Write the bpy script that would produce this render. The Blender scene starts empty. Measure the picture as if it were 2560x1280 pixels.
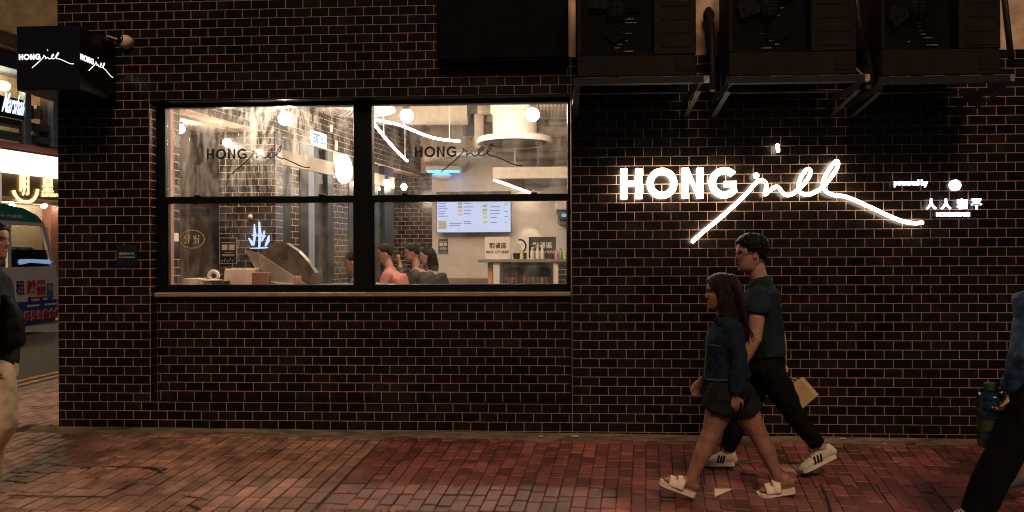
import bpy, math, random
import numpy as np
from mathutils import Vector, Matrix
random.seed(7); np.random.seed(7)
scene = bpy.context.scene
R = math.radians

# ------------------------------------------------------------------ camera
CAM = np.array([-0.174, -6.505, 1.494]); YAW, PITCH, ROLL = .0516, .0012, -.0043
F_PX = 1900.0
_f = np.array([-math.sin(YAW)*math.cos(PITCH), math.cos(YAW)*math.cos(PITCH), math.sin(PITCH)])
_r = np.array([math.cos(YAW), math.sin(YAW), 0.0]); _u = np.cross(_r, _f)
_r2 = math.cos(ROLL)*_r + math.sin(ROLL)*_u; _u2 = -math.sin(ROLL)*_r + math.cos(ROLL)*_u
cd = bpy.data.cameras.new('camera'); cam = bpy.data.objects.new('camera', cd); scene.collection.objects.link(cam)
cd.sensor_width = 36; cd.sensor_fit = 'HORIZONTAL'; cd.lens = F_PX/2560*36; cd.clip_start = .05; cd.clip_end = 400
cam.matrix_world = Matrix(((_r2[0], _u2[0], -_f[0], CAM[0]), (_r2[1], _u2[1], -_f[1], CAM[1]), (_r2[2], _u2[2], -_f[2], CAM[2]), (0, 0, 0, 1)))
scene.camera = cam

def at(u, v, Y):
    """point of the place seen at photo position (u, v) and standing at depth Y"""
    d = (u-1280)/F_PX*_r2 - (v-640)/F_PX*_u2 + _f
    return CAM + d/d[1]*(Y-CAM[1])
def proj(p):
    q = np.asarray(p, float)-CAM; z = q@_f
    return 1280+F_PX*(q@_r2)/z, 640-F_PX*(q@_u2)/z, z

# ------------------------------------------------------------------ world, street light, exposure
world = bpy.data.worlds.new('World'); scene.world = world; world.use_nodes = True
wn = world.node_tree.nodes; wl = world.node_tree.links
sky = wn.new('ShaderNodeTexSky'); sky.sky_type = 'NISHITA'; sky.sun_disc = False
SUN_EL, SUN_AZ = R(46), R(172)
sky.sun_elevation = SUN_EL; sky.sun_rotation = SUN_AZ
wl.new(sky.outputs[0], wn['Background'].inputs[0]); wn['Background'].inputs[1].default_value = .005
sd = bpy.data.lights.new('street_light', 'SUN'); sun = bpy.data.objects.new('street_light', sd); scene.collection.objects.link(sun)
sd.energy = 1.75; sd.angle = R(24); sd.color = (1.0, .69, .48)
_sd = Vector((math.sin(SUN_AZ)*math.cos(SUN_EL), math.cos(SUN_AZ)*math.cos(SUN_EL), math.sin(SUN_EL)))
sun.rotation_euler = (-_sd).to_track_quat('-Z', 'Y').to_euler()
vs = scene.view_settings; vs.view_transform = 'Standard'; vs.look = 'None'; vs.exposure = 0; vs.gamma = 1; vs.use_curve_mapping = False
cy = scene.cycles; cy.use_denoising = True; cy.max_bounces = 6; cy.diffuse_bounces = 3; cy.glossy_bounces = 3
cy.filter_width = 1.15; cy.transparent_max_bounces = 16; cy.sample_clamp_indirect = 4; cy.sample_clamp_direct = 0; cy.caustics_reflective = False; cy.caustics_refractive = False

# ------------------------------------------------------------------ materials
MATS = {}
def mat(name, col, rough=.6, metal=0, var=.12, scale=8, bump=.0, bscale=40, emit=None, estr=0, spec=.5, stretch=(1, 1, 1), col2=None, rvar=.0, island=0, coat=0, sss=0, trans=0, world=False, stain=0, sscale=1.1):
    if name in MATS: return MATS[name]
    m = bpy.data.materials.new(name); m.use_nodes = True; MATS[name] = m
    n = m.node_tree.nodes; l = m.node_tree.links; b = n['Principled BSDF']
    b.inputs['Roughness'].default_value = rough; b.inputs['Metallic'].default_value = metal
    b.inputs['Specular IOR Level'].default_value = spec; b.inputs['Coat Weight'].default_value = coat
    if sss: b.inputs['Subsurface Weight'].default_value = sss; b.inputs['Subsurface Radius'].default_value = (.012, .005, .003)
    if trans: b.inputs['Transmission Weight'].default_value = trans
    tc = n.new('ShaderNodeTexCoord'); mp = n.new('ShaderNodeMapping'); mp.inputs['Scale'].default_value = stretch
    if world:
        gp = n.new('ShaderNodeNewGeometry'); l.new(gp.outputs['Position'], mp.inputs[0])
    else: l.new(tc.outputs['Object'], mp.inputs[0])
    c = (*col, 1)
    if var > 0:
        nz = n.new('ShaderNodeTexNoise'); nz.inputs['Scale'].default_value = scale; nz.inputs['Detail'].default_value = 6; nz.inputs['Roughness'].default_value = .62
        l.new(mp.outputs[0], nz.inputs['Vector'])
        rp = n.new('ShaderNodeValToRGB'); rp.color_ramp.elements[0].position = .3; rp.color_ramp.elements[1].position = .72
        lo = tuple(x*(1-var) for x in col) if col2 is None else col2
        rp.color_ramp.elements[0].color = (*lo, 1); rp.color_ramp.elements[1].color = (*[min(1, x*(1+var)) for x in col], 1)
        l.new(nz.outputs[0], rp.inputs[0]); out = rp.outputs[0]
        if island:
            ge = n.new('ShaderNodeNewGeometry'); oi = n.new('ShaderNodeObjectInfo'); ad = n.new('ShaderNodeMath'); ad.operation = 'ADD'
            l.new(ge.outputs['Random Per Island'], ad.inputs[0]); l.new(oi.outputs['Random'], ad.inputs[1])
            fr = n.new('ShaderNodeMath'); fr.operation = 'FRACT'; l.new(ad.outputs[0], fr.inputs[0])
            mr = n.new('ShaderNodeMapRange'); mr.inputs[3].default_value = 1-island; mr.inputs[4].default_value = 1+island; l.new(fr.outputs[0], mr.inputs[0])
            mx = n.new('ShaderNodeMix'); mx.data_type = 'RGBA'; mx.blend_type = 'MULTIPLY'; mx.inputs[0].default_value = 1
            l.new(out, mx.inputs[6]); l.new(mr.outputs[0], mx.inputs[7]); out = mx.outputs[2]
        if stain:
            n3 = n.new('ShaderNodeTexNoise'); n3.inputs['Scale'].default_value = sscale; n3.inputs['Detail'].default_value = 7; n3.inputs['Roughness'].default_value = .65; l.new(mp.outputs[0], n3.inputs['Vector'])
            m3 = n.new('ShaderNodeMapRange'); m3.inputs[1].default_value = .34; m3.inputs[2].default_value = .66; m3.inputs[3].default_value = 1-stain; m3.inputs[4].default_value = 1+stain*.5; l.new(n3.outputs[0], m3.inputs[0])
            x3 = n.new('ShaderNodeMix'); x3.data_type = 'RGBA'; x3.blend_type = 'MULTIPLY'; x3.inputs[0].default_value = 1; l.new(out, x3.inputs[6]); l.new(m3.outputs[0], x3.inputs[7]); out = x3.outputs[2]
        l.new(out, b.inputs['Base Color'])
        if rvar:
            mr2 = n.new('ShaderNodeMapRange'); mr2.inputs[3].default_value = max(.02, rough-rvar); mr2.inputs[4].default_value = min(1, rough+rvar)
            l.new(nz.outputs[0], mr2.inputs[0]); l.new(mr2.outputs[0], b.inputs['Roughness'])
    else:
        b.inputs['Base Color'].default_value = c
    if bump:
        nb = n.new('ShaderNodeTexNoise'); nb.inputs['Scale'].default_value = bscale; nb.inputs['Detail'].default_value = 5
        l.new(mp.outputs[0], nb.inputs['Vector'])
        bp = n.new('ShaderNodeBump'); bp.inputs['Strength'].default_value = bump; bp.inputs['Distance'].default_value = .02
        l.new(nb.outputs[0], bp.inputs['Height']); l.new(bp.outputs[0], b.inputs['Normal'])
    if emit: b.inputs['Emission Color'].default_value = (*emit, 1); b.inputs['Emission Strength'].default_value = estr
    return m
def glass(name, tint=(1, 1, 1), refl=.06, dirt=.0, dscale=3, streak=8):
    if name in MATS: return MATS[name]
    m = bpy.data.materials.new(name); m.use_nodes = True; MATS[name] = m
    n = m.node_tree.nodes; l = m.node_tree.links; n.remove(n['Principled BSDF']); o = n['Material Output']
    t = n.new('ShaderNodeBsdfTransparent'); t.inputs[0].default_value = (*tint, 1)
    g = n.new('ShaderNodeBsdfGlossy'); g.inputs['Roughness'].default_value = .015
    lw = n.new('ShaderNodeLayerWeight'); lw.inputs[0].default_value = .5; pw = n.new('ShaderNodeMath'); pw.operation = 'POWER'; pw.inputs[1].default_value = 5; l.new(lw.outputs['Facing'], pw.inputs[0])
    mr = n.new('ShaderNodeMapRange'); mr.inputs[3].default_value = .022+refl*.05; mr.inputs[4].default_value = .6; l.new(pw.outputs[0], mr.inputs[0])
    mx = n.new('ShaderNodeMixShader'); l.new(mr.outputs[0], mx.inputs[0]); l.new(t.outputs[0], mx.inputs[1]); l.new(g.outputs[0], mx.inputs[2])
    out = mx.outputs[0]
    if dirt:
        tc = n.new('ShaderNodeTexCoord'); mp = n.new('ShaderNodeMapping'); mp.inputs['Scale'].default_value = (streak, 1, 1.3); l.new(tc.outputs['Object'], mp.inputs[0])
        nz = n.new('ShaderNodeTexNoise'); nz.inputs['Scale'].default_value = dscale; nz.inputs['Detail'].default_value = 8; nz.inputs['Roughness'].default_value = .7; nz.inputs['Distortion'].default_value = .6
        l.new(mp.outputs[0], nz.inputs['Vector'])
        r2 = n.new('ShaderNodeMapRange'); r2.inputs[1].default_value = .45; r2.inputs[2].default_value = .75; r2.inputs[3].default_value = dirt*.06; r2.inputs[4].default_value = dirt*1.35
        l.new(nz.outputs[0], r2.inputs[0])
        d = n.new('ShaderNodeBsdfTranslucent'); d.inputs[0].default_value = (.8, .78, .74, 1)
        m2 = n.new('ShaderNodeMixShader'); l.new(r2.outputs[0], m2.inputs[0]); l.new(out, m2.inputs[1]); l.new(d.outputs[0], m2.inputs[2]); out = m2.outputs[0]
    l.new(out, o.inputs[0])
    return m
def glow(name, col, s): return mat(name, (.12, .12, .12), .5, var=0, emit=col, estr=s)

# ------------------------------------------------------------------ mesh helpers
col_ = scene.collection
LOC = {}
def tag(o, label=None, cat=None, group=None, kind=None):
    if label: o['label'] = label
    if cat: o['category'] = cat
    if group: o['group'] = group
    if kind: o['kind'] = kind
    return o
def empty(name, loc, label=None, cat=None, group=None, kind=None):
    o = bpy.data.objects.new(name, None); col_.objects.link(o); o.location = loc; o.empty_display_size = .2
    LOC[o] = np.array(loc, float); return tag(o, label, cat, group, kind)
def place(name, me, m, parent=None, loc=(0, 0, 0), kind=None):
    o = bpy.data.objects.new(name, me); col_.objects.link(o)
    L = np.array(loc, float)
    if m is not None and len(me.materials) == 0: me.materials.append(m)
    LOC[o] = L
    if parent is not None: o.parent = parent; L = L - LOC[parent]
    o.location = L
    if kind: o['kind'] = kind
    return o
def base_of(V):
    V = np.asarray(V); lo = V.min(0); hi = V.max(0)
    return np.array([(lo[0]+hi[0])/2, (lo[1]+hi[1])/2, lo[2]])
class MB:
    def __init__(s): s.v = []; s.f = []; s.n = 0
    def add(s, V, Fc):
        V = np.asarray(V, float).reshape(-1, 3); s.v.append(V); s.f += [tuple(i+s.n for i in f) for f in Fc]; s.n += len(V); return s
    def box(s, a, b, ch=0):
        x0, y0, z0 = np.minimum(a, b); x1, y1, z1 = np.maximum(a, b)
        if ch <= 0:
            V = [(x, y, z) for z in (z0, z1) for y in (y0, y1) for x in (x0, x1)]
            return s.add(V, [(0, 2, 3, 1), (4, 5, 7, 6), (0, 1, 5, 4), (2, 6, 7, 3), (0, 4, 6, 2), (1, 3, 7, 5)])
        c = min(ch, (x1-x0)*.45, (y1-y0)*.45, (z1-z0)*.45)
        V = []; idx = {}
        for i, (x, sx) in enumerate(((x0, 1), (x1, -1))):
            for j, (y, sy) in enumerate(((y0, 1), (y1, -1))):
                for k, (z, sz) in enumerate(((z0, 1), (z1, -1))):
                    idx[i, j, k, 0] = len(V); V.append((x, y+sy*c, z+sz*c))
                    idx[i, j, k, 1] = len(V); V.append((x+sx*c, y, z+sz*c))
                    idx[i, j, k, 2] = len(V); V.append((x+sx*c, y+sy*c, z))
        I = idx; Fc = []
        for i in (0, 1): q = [I[i, 0, 0, 0], I[i, 1, 0, 0], I[i, 1, 1, 0], I[i, 0, 1, 0]]; Fc.append(q if i else q[::-1])
        for j in (0, 1): q = [I[0, j, 0, 1], I[1, j, 0, 1], I[1, j, 1, 1], I[0, j, 1, 1]]; Fc.append(q[::-1] if j else q)
        for k in (0, 1): q = [I[0, 0, k, 2], I[1, 0, k, 2], I[1, 1, k, 2], I[0, 1, k, 2]]; Fc.append(q if k else q[::-1])
        for j in (0, 1):
            for k in (0, 1): q = [I[0, j, k, 1], I[1, j, k, 1], I[1, j, k, 2], I[0, j, k, 2]]; Fc.append(q if (j+k) % 2 else q[::-1])
        for i in (0, 1):
            for k in (0, 1): q = [I[i, 0, k, 0], I[i, 1, k, 0], I[i, 1, k, 2], I[i, 0, k, 2]]; Fc.append(q[::-1] if (i+k) % 2 else q)
        for i in (0, 1):
            for j in (0, 1): q = [I[i, j, 0, 0], I[i, j, 1, 0], I[i, j, 1, 1], I[i, j, 0, 1]]; Fc.append(q if (i+j) % 2 else q[::-1])
        for i in (0, 1):
            for j in (0, 1):
                for k in (0, 1): q = [I[i, j, k, 0], I[i, j, k, 1], I[i, j, k, 2]]; Fc.append(q if (i+j+k) % 2 else q[::-1])
        return s.add(V, Fc)
    def obox(s, o, ax, ay, az, ch=0):
        """box from corner o along three vectors"""
        t = MB(); la, lb, lc = (np.linalg.norm(k) for k in (ax, ay, az)); t.box((0, 0, 0), (la, lb, lc), ch)
        V = np.concatenate(t.v); M = np.stack([np.array(ax)/la, np.array(ay)/lb, np.array(az)/lc])
        return s.add(np.array(o)+V@M, t.f)
    def tube(s, P, r, seg=8, cap=True, side=None, closed=False):
        """tube along points; r = number or list of number / (r_side, r_other)"""
        P = np.asarray(P, float); N = len(P)
        rr = r if isinstance(r, (list, tuple)) and len(r) == N else [r]*N
        rr = [(x, x) if np.isscalar(x) else x for x in rr]
        V = []; prev = None
        for i in range(N):
            if closed: t = P[(i+1) % N]-P[i-1]
            else: t = P[min(i+1, N-1)]-P[max(i-1, 0)]
            t = t/(np.linalg.norm(t)+1e-12)
            a = np.array(side, float) if side is not None else (prev if prev is not None else (np.array([0, 0, 1.]) if abs(t[2]) < .9 else np.array([0, 1., 0])))
            a = a-t*(a@t); a /= np.linalg.norm(a)+1e-12; prev = a; b = np.cross(t, a)
            for k in range(seg):
                w = 2*math.pi*k/seg; V.append(P[i]+a*rr[i][0]*math.cos(w)+b*rr[i][1]*math.sin(w))
        Fc = []
        for i in range(N if closed else N-1):
            j = (i+1) % N
            for k in range(seg):
                k2 = (k+1) % seg; Fc.append((i*seg+k, i*seg+k2, j*seg+k2, j*seg+k))
        if cap and not closed: Fc += [tuple(range(seg))[::-1], tuple(range((N-1)*seg, N*seg))]
        return s.add(V, Fc)
    def rtube(s, P, r, seg=12, side=None):
        """tube with rounded ends"""
        P = [np.array(p, float) for p in P]; N = len(P)
        rr = list(r) if isinstance(r, (list, tuple)) and len(r) == N else [r]*N
        rr = [(x, x) if np.isscalar(x) else x for x in rr]
        def cap(p, q, r0):
            d = p-q; d /= np.linalg.norm(d)+1e-12; m = min(r0)
            return [(p+d*m*math.sin(a), (r0[0]*math.cos(a), r0[1]*math.cos(a))) for a in (R(80), R(55), R(28))]
        A = cap(P[0], P[1], rr[0]); B = cap(P[-1], P[-2], rr[-1])[::-1]
        return s.tube([a[0] for a in A]+P+[b[0] for b in B], [a[1] for a in A]+rr+[b[1] for b in B], seg, True, side)
    def ftube(s, P, r, seg=16, side=None):
        """tube with a rounded start and a flat, clean end"""
        P = [np.array(p, float) for p in P]; rr = [(x, x) if np.isscalar(x) else x for x in r]
        d = P[0]-P[1]; d /= np.linalg.norm(d)+1e-12; m = min(rr[0])
        A = [(P[0]+d*m*math.sin(a), (rr[0][0]*math.cos(a), rr[0][1]*math.cos(a))) for a in (R(80), R(55), R(28))]
        return s.tube([a[0] for a in A]+P, [a[1] for a in A]+rr, seg, True, side)
    def cyl(s, p, q, r, seg=16, r2=None): return s.tube([p, q], [r, r if r2 is None else r2], seg)
    def lathe(s, o, prof, seg=20, axis='z'):
        V = []; n = len(prof)
        for rad, h in prof:
            for k in range(seg):
                a = 2*math.pi*k/seg; c, d = rad*math.cos(a), rad*math.sin(a)
                V.append((c, d, h) if axis == 'z' else ((c, h, d) if axis == 'y' else (h, c, d)))
        Fc = [(i*seg+k, i*seg+(k+1) % seg, (i+1)*seg+(k+1) % seg, (i+1)*seg+k) for i in range(n-1) for k in range(seg)]
        Fc += [tuple(range(seg))[::-1], tuple(range((n-1)*seg, n*seg))]
        return s.add(np.array(V)+np.array(o, float), Fc)
    def ball(s, o, r, seg=14, rings=8):
        r = (r, r, r) if np.isscalar(r) else r
        t = MB().lathe((0, 0, 0), [(math.sin(math.pi*(i+.02)/(rings+.04)), -math.cos(math.pi*(i+.02)/(rings+.04))) for i in range(rings+1)], seg)
        return s.add(np.concatenate(t.v)*np.array(r)+np.array(o, float), t.f)
    def prism(s, poly, o, ax, ay, d):
        """polygon (2-D) in the plane o + x*ax + y*ay, extruded by vector d"""
        ax, ay, d, o = (np.array(k, float) for k in (ax, ay, d, o)); n = len(poly)
        V = [o+p[0]*ax+p[1]*ay for p in poly]; V += [p+d for p in V]
        Fc = [tuple(range(n)), tuple(range(n, 2*n))[::-1]]+[(i, n+i, n+(i+1) % n, (i+1) % n) for i in range(n)]
        return s.add(V, Fc)
    def verts(s): return np.concatenate(s.v)
    def xf(s, fn): s.v = [fn(np.concatenate(s.v))]; return s
    def mesh(s, name, off=(0, 0, 0), smooth=False, fixn=True):
        me = bpy.data.meshes.new(name); V = np.concatenate(s.v)-np.array(off, float)
        me.from_pydata(V.tolist(), [], s.f)
        if fixn:
            import bmesh
            bm = bmesh.new(); bm.from_mesh(me); bmesh.ops.recalc_face_normals(bm, faces=bm.faces); bm.to_mesh(me); bm.free()
        if smooth: me.polygons.foreach_set('use_smooth', [True]*len(me.polygons))
        me.update(); return me
    def build(s, name, m, parent=None, smooth=False, kind=None, label=None, cat=None, group=None, angle=None):
        b = base_of(s.verts()); me = s.mesh(name, b, smooth or angle is not None)
        o = place(name, me, m, parent, b, kind)
        if angle is not None: sharp(me, angle)
        return tag(o, label, cat, group)
def sharp(me, ang):
    import bmesh
    bm = bmesh.new(); bm.from_mesh(me)
    for e in bm.edges:
        if len(e.link_faces) == 2 and e.calc_face_angle(0) > R(ang): e.smooth = False
    bm.to_mesh(me); bm.free()
def remesh(mb, voxel, smooth=4, noise=0, nscale=6, nstretch=(1, 1, 1)):
    me = mb.mesh('tmp'); o = bpy.data.objects.new('tmp', me); col_.objects.link(o)
    md = o.modifiers.new('r', 'REMESH'); md.mode = 'VOXEL'; md.voxel_size = voxel
    if smooth: sm = o.modifiers.new('s', 'SMOOTH'); sm.iterations = smooth; sm.factor = .5
    dg = bpy.context.evaluated_depsgraph_get(); dg.update()
    m2 = bpy.data.meshes.new_from_object(o.evaluated_get(dg)); bpy.data.objects.remove(o); bpy.data.meshes.remove(me)
    n = len(m2.vertices); V = np.zeros(n*3); m2.vertices.foreach_get('co', V); V = V.reshape(-1, 3)
    if noise:
        Nn = np.zeros(n*3); m2.vertices.foreach_get('normal', Nn); Nn = Nn.reshape(-1, 3)
        rs = np.random.RandomState(3); d = np.zeros(n)
        for k in range(9):
            w = rs.normal(size=3)*nscale*(1+.35*k)*np.array(nstretch); d += np.sin(V@w+rs.rand()*6)/(1+.35*k)
        V = V+Nn*(d*noise/3)[:, None]
    b = base_of(V); m2.vertices.foreach_set('co', (V-b).ravel())
    m2.polygons.foreach_set('use_smooth', [True]*len(m2.polygons)); m2.update(); m2.materials.clear()
    return m2, b
def text(body, size, depth=.004, bold=0.0):
    """text as (vertices in x-z plane facing -y, faces); starts at x = 0, baseline z = 0"""
    c = bpy.data.curves.new('t', 'FONT'); c.body = body; c.size = size; c.extrude = depth/2; c.offset = bold; c.resolution_u = 3
    o = bpy.data.objects.new('t', c); col_.objects.link(o)
    dg = bpy.context.evaluated_depsgraph_get(); dg.update(); me = o.evaluated_get(dg).to_mesh()
    n = len(me.vertices); V = np.zeros(n*3); me.vertices.foreach_get('co', V); V = V.reshape(-1, 3)
    Fc = [tuple(p.vertices) for p in me.polygons]; bpy.data.objects.remove(o); bpy.data.curves.remove(c)
    return np.stack([V[:, 0], -V[:, 2], V[:, 1]], 1), Fc
def put_text(mb, body, p0, p1, height=None, depth=.004, bold=0.0, ax=None, out=None, up=(0, 0, 1)):
    """text stretched between points p0 and p1 (left and right end of the baseline); height = height of its ink"""
    V, Fc = text(body, 1, .02, bold)
    V = V.copy(); V[:, 0] -= V[:, 0].min(); w = V[:, 0].max(); z0 = V[:, 2].min() if height else 0
    p0 = np.array(p0, float); p1 = np.array(p1, float); L = np.linalg.norm(p1-p0); a = (p1-p0)/L
    sx = L/w; hz = V[:, 2].max()-V[:, 2].min(); sz = (height/hz) if height else sx
    upv = np.array(up, float); nrm = np.cross(a, upv)
    W = p0+np.outer(V[:, 0]*sx, a)+np.outer((V[:, 2]-z0)*sz, upv)+np.outer((-V[:, 1]/.02+.5)*depth, nrm)
    return mb.add(W, Fc)
# the ground: falls gently to the street and to the right
def gz(x, y): return -.0065*max(0., x+4)-.03*max(0., -y)
# ================================================================== SETTING
M_tile = mat('tile_glaze', (.0076, .0056, .0040), .25, var=.5, scale=5, rvar=.10, world=True, stain=.5, sscale=1.6, island=.55, bump=.05, bscale=9, spec=.22)
M_grout = mat('pink_grout', (.37, .185, .125), .9, world=True, stain=.35, sscale=1.3, var=.25, scale=9, bump=.15, bscale=120)
M_plaster = mat('peeling_plaster', (.58, .40, .24), .9, var=.55, scale=2.2, col2=(.16, .10, .06), bump=.35, bscale=18)
M_conc = mat('concrete', (.25, .21, .17), .9, var=.35, scale=2, bump=.3, bscale=30)
M_black = mat('black_powdercoat', (.004, .004, .004), .35, var=.3, scale=12, rvar=.1, spec=.2)
M_asph = mat('asphalt', (.05, .045, .042), .62, var=.45, scale=1.3, bump=.35, bscale=160, rvar=.15)
M_steel = mat('galvanised_steel', (.35, .34, .32), .38, metal=.9, var=.4, scale=9, rvar=.15)
M_brass = mat('brown_sill_metal', (.30, .22, .14), .45, metal=.3, var=.4, scale=9, stretch=(1, 4, 10), bump=.1, bscale=30)

# ---- ground sheets
gnd = MB()
def gridsheet(x0, x1, y0, y1, nx, ny, dz, fz=None):
    xs = np.linspace(x0, x1, nx); ys = np.linspace(y0, y1, ny)
    V = [(x, y, (gz(x, y) if fz is None else fz(x, y))+dz) for y in ys for x in xs]
    return V, [(j*nx+i, j*nx+i+1, (j+1)*nx+i+1, (j+1)*nx+i) for j in range(ny-1) for i in range(nx-1)]
ROADZ = -.09
gnd.add([(-150, -150, -.5), (150, -150, -.5), (150, 150, -.5), (-150, 150, -.5)], [(0, 1, 2, 3)])
gnd.build('ground', M_asph, kind='structure')
rd = MB(); V, Fc = gridsheet(-60, -6.27, -60, 90, 24, 40, 0, lambda x, y: ROADZ-.004*abs(x+10)); rd.add(V, Fc)
road = rd.build('road', M_asph, kind='structure')
rf = MB(); V, Fc = gridsheet(-6.27, 60, -40, -4.6, 8, 6, 0, lambda x, y: -.36); rf.add(V, Fc); rf.build('front_road', M_asph, kind='structure')
M_line = mat('worn_yellow_paint', (.50, .27, .10), .8, var=.5, scale=7, col2=(.16, .10, .05))
for k, xx in enumerate((-7.16, -6.94)):
    b = MB(); V, Fc = gridsheet(xx, xx+.1, -30, 60, 2, 60, .006, lambda x, y: ROADZ-.004*abs(x+10)); b.add(V, Fc); b.build('yellow_line', M_line, road)
M_bed = mat('mortar_bed', (.035, .024, .018), .95, var=.4, scale=20, bump=.3, bscale=90)
pv = empty('pavement', (-4, -1, 0), kind='structure')
b = MB(); V, Fc = gridsheet(-6.2, 14, -4.6, .05, 40, 16, -.012); b.add(V, Fc); b.build('mortar_bed', M_bed, pv)
b = MB(); V, Fc = gridsheet(-6.2, -2.0, .05, 40, 10, 20, -.012); b.add(V, Fc); b.build('mortar_bed', M_bed, pv)
# kerb stones along the side street
M_kerb = mat('granite_kerb', (.20, .17, .14), .8, var=.3, scale=6, bump=.2, bscale=60, island=.2)
k0 = None
for i in range(24):
    y = -4.6+i*.95
    if k0 is None:
        mb = MB().box((-.075, 0, -.22), (.075, .94, 0), .012); k0 = mb.mesh('kerb_stone')
    place('kerb_stone', k0, M_kerb, pv, (-6.275, y, .0 if y > 0 else -.03*max(0, -y-.5)))

# ---- pavers
M_red = mat('red_paver', (.20, .058, .048), .36, var=.3, scale=7, bump=.3, bscale=130, island=.42, rvar=.16, col2=(.12, .036, .026), world=True, stain=.45)
M_pink = mat('pink_paver', (.35, .18, .122), .33, var=.25, scale=6, bump=.3, bscale=130, island=.34, rvar=.16, col2=(.165, .082, .056), world=True, stain=.5)
M_dirt = mat('mossy_cement', (.15, .11, .065), .9, world=True, var=.6, scale=4, col2=(.03, .022, .012), bump=.5, bscale=26, stretch=(1, 3, 3))
PW, PL, G = .1, .2, .0085
def paver_mesh(name, w, l, m, var=0):
    c = .004; hw, hl = w/2-G/2, l/2-G/2-.0045; rnd = random.Random(var)
    j = lambda: rnd.uniform(-.0015, .0015)
    V = [(-hw+j(), -hl+j(), -.012), (hw+j(), -hl+j(), -.012), (hw+j(), hl+j(), -.012), (-hw+j(), hl+j(), -.012)]
    V += [(x*.995, y*.997, -c) for x, y, z in V[:4]]; V += [(x*(1-c/hw*1.1), y*(1-c/hl*1.1), 0) for x, y, z in V[:4]]
    Fc = [(8, 9, 10, 11)]+[(a, (a+1) % 4, (a+1) % 4+4, a+4) for a in range(4)]+[(a+4, (a+1) % 4+4, (a+1) % 4+8, a+8) for a in range(4)]
    return V, Fc
PM = {}
for key, m in (('red', M_red), ('pink', M_pink)):
    for hv in (1, .5):
        for v in range(3):
            V, Fc = paver_mesh('paver', PW, PL*hv, m, v); mb = MB().add(V, Fc); me = mb.mesh('paver'); me.materials.append(m); PM[key, hv, v] = (me, np.array(V), Fc)
# boundary between the fields: pink on the left, red on the right, and the gentle fan of the red field
def bound(y): return at(952, 1112, -.25)[0]+(y+.25)*((at(760, 1280, -1.95)[0]-at(952, 1112, -.25)[0])/(-1.7))
slots = []
tac_y = -1.83                                                   # tactile strip starts here
MHX = at(1937, 1163, -.86)[0]
def manhole_in(x, y): return (abs(x-MHX)/.33)**2+(abs(y+.86)/.15)**2 < 1
STRIP = .16
for field in ('pink', 'red'):
    n = 110 if field == 'pink' else 75
    for i in range(n):
        if field == 'pink': xw = bound(0)-.055-i*PW; ang = R(2.2+min(i, 60)*.06)
        else: xw = bound(0)+.055+i*PW; ang = R(2.5+11*min(1, i/52)); 
        if i == 0 and field == 'red': ang = R(2.0)
        wsc = 1.0
        off = (i % 2)*.5*PL+random.uniform(-.015, .015)
        d = STRIP-.02+off-PL
        while d < 2.75:
            L = PL; hv = 1
            if random.random() < .12: L = PL/2; hv = .5
            dm = d+L/2; x = xw-math.sin(ang)*dm; y = -math.cos(ang)*dm; d += L
            if dm < STRIP-.06 or x < -6.15: continue
            if field == 'pink' and x > bound(y)-.03: continue
            if field == 'red' and x < bound(y)+.03: continue
            if field == 'red' and y < tac_y-.02 and x < 1.05: continue
            if manhole_in(x, y): continue
            slots.append((field, hv, random.randrange(3), x, y, -ang+random.uniform(-.008, .008), gz(x, y)+random.uniform(-.0025, .0025)))
# pavers round the corner, on the side street
for i in range(21):
    for j in range(46):
        x = -6.14+i*PW; y = .12+j*PL+(i % 2)*PL/2
        if x > -4.63: continue
        slots.append(('pink', 1, random.randrange(3), x, y, random.uniform(-.01, .01), random.uniform(-.0025, .0025)))
vis = []
for s in slots:
    u, v, z = proj((s[3], s[4], s[6])); inf = -10 < u < 2570 and 1000 < v < 1288 and not (s[4] > 0 and u > 145)
    vis.append((-(1/z**2)*s[1]*(1 if inf else 0)*(.4+max(0, v-1085)/200), s))
vis.sort(key=lambda t: t[0])
rest = {'red': MB(), 'pink': MB()}
tilt = math.atan(.03)
for k, (q, s) in enumerate(vis):
    me, V, Fc = PM[s[0], s[1], s[2]]
    if k < 300:
        o = place('paver', me, None, pv, (s[3], s[4], s[6])); o.rotation_euler = (tilt if s[4] < 0 else 0, random.uniform(-.006, .006), s[5])
    else:
        c, sn = math.cos(s[5]), math.sin(s[5]); W = np.stack([V[:, 0]*c-V[:, 1]*sn, V[:, 0]*sn+V[:, 1]*c, V[:, 2]], 1)
        W[:, 2] += tilt*W[:, 1]*(1 if s[4] < 0 else 0); rest[s[0]].add(W+np.array(s[3:5]+(s[6],)), Fc)
for key in rest: o = place('paver_field', rest[key].mesh('paver_field', fixn=False), M_red if key == 'red' else M_pink, pv, kind='stuff')
# cement fillet along the foot of the wall, uneven
mb = MB(); xs = np.linspace(-4.75, 7, 240); rs = np.random.RandomState(5); V = []
wob = np.convolve(rs.normal(size=260), np.ones(9)/9, 'same')[:240]*.03
for i, x in enumerate(xs):
    for dy, dz in ((.01, .015), (-.02, .012), (-.09, .004), (-STRIP-.02, -.001), (-STRIP-.05, -.012)):
        V.append((x, dy+wob[i]*(1 if dy < -.05 else 0), gz(x, dy)+dz+wob[i]*.12*(dy > -.1)))
mb.add(V, [(i*5+k, (i+1)*5+k, (i+1)*5+k+1, i*5+k+1) for i in range(239) for k in range(4)]); mb.build('cement_fillet', M_dirt, pv, smooth=True)
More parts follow.
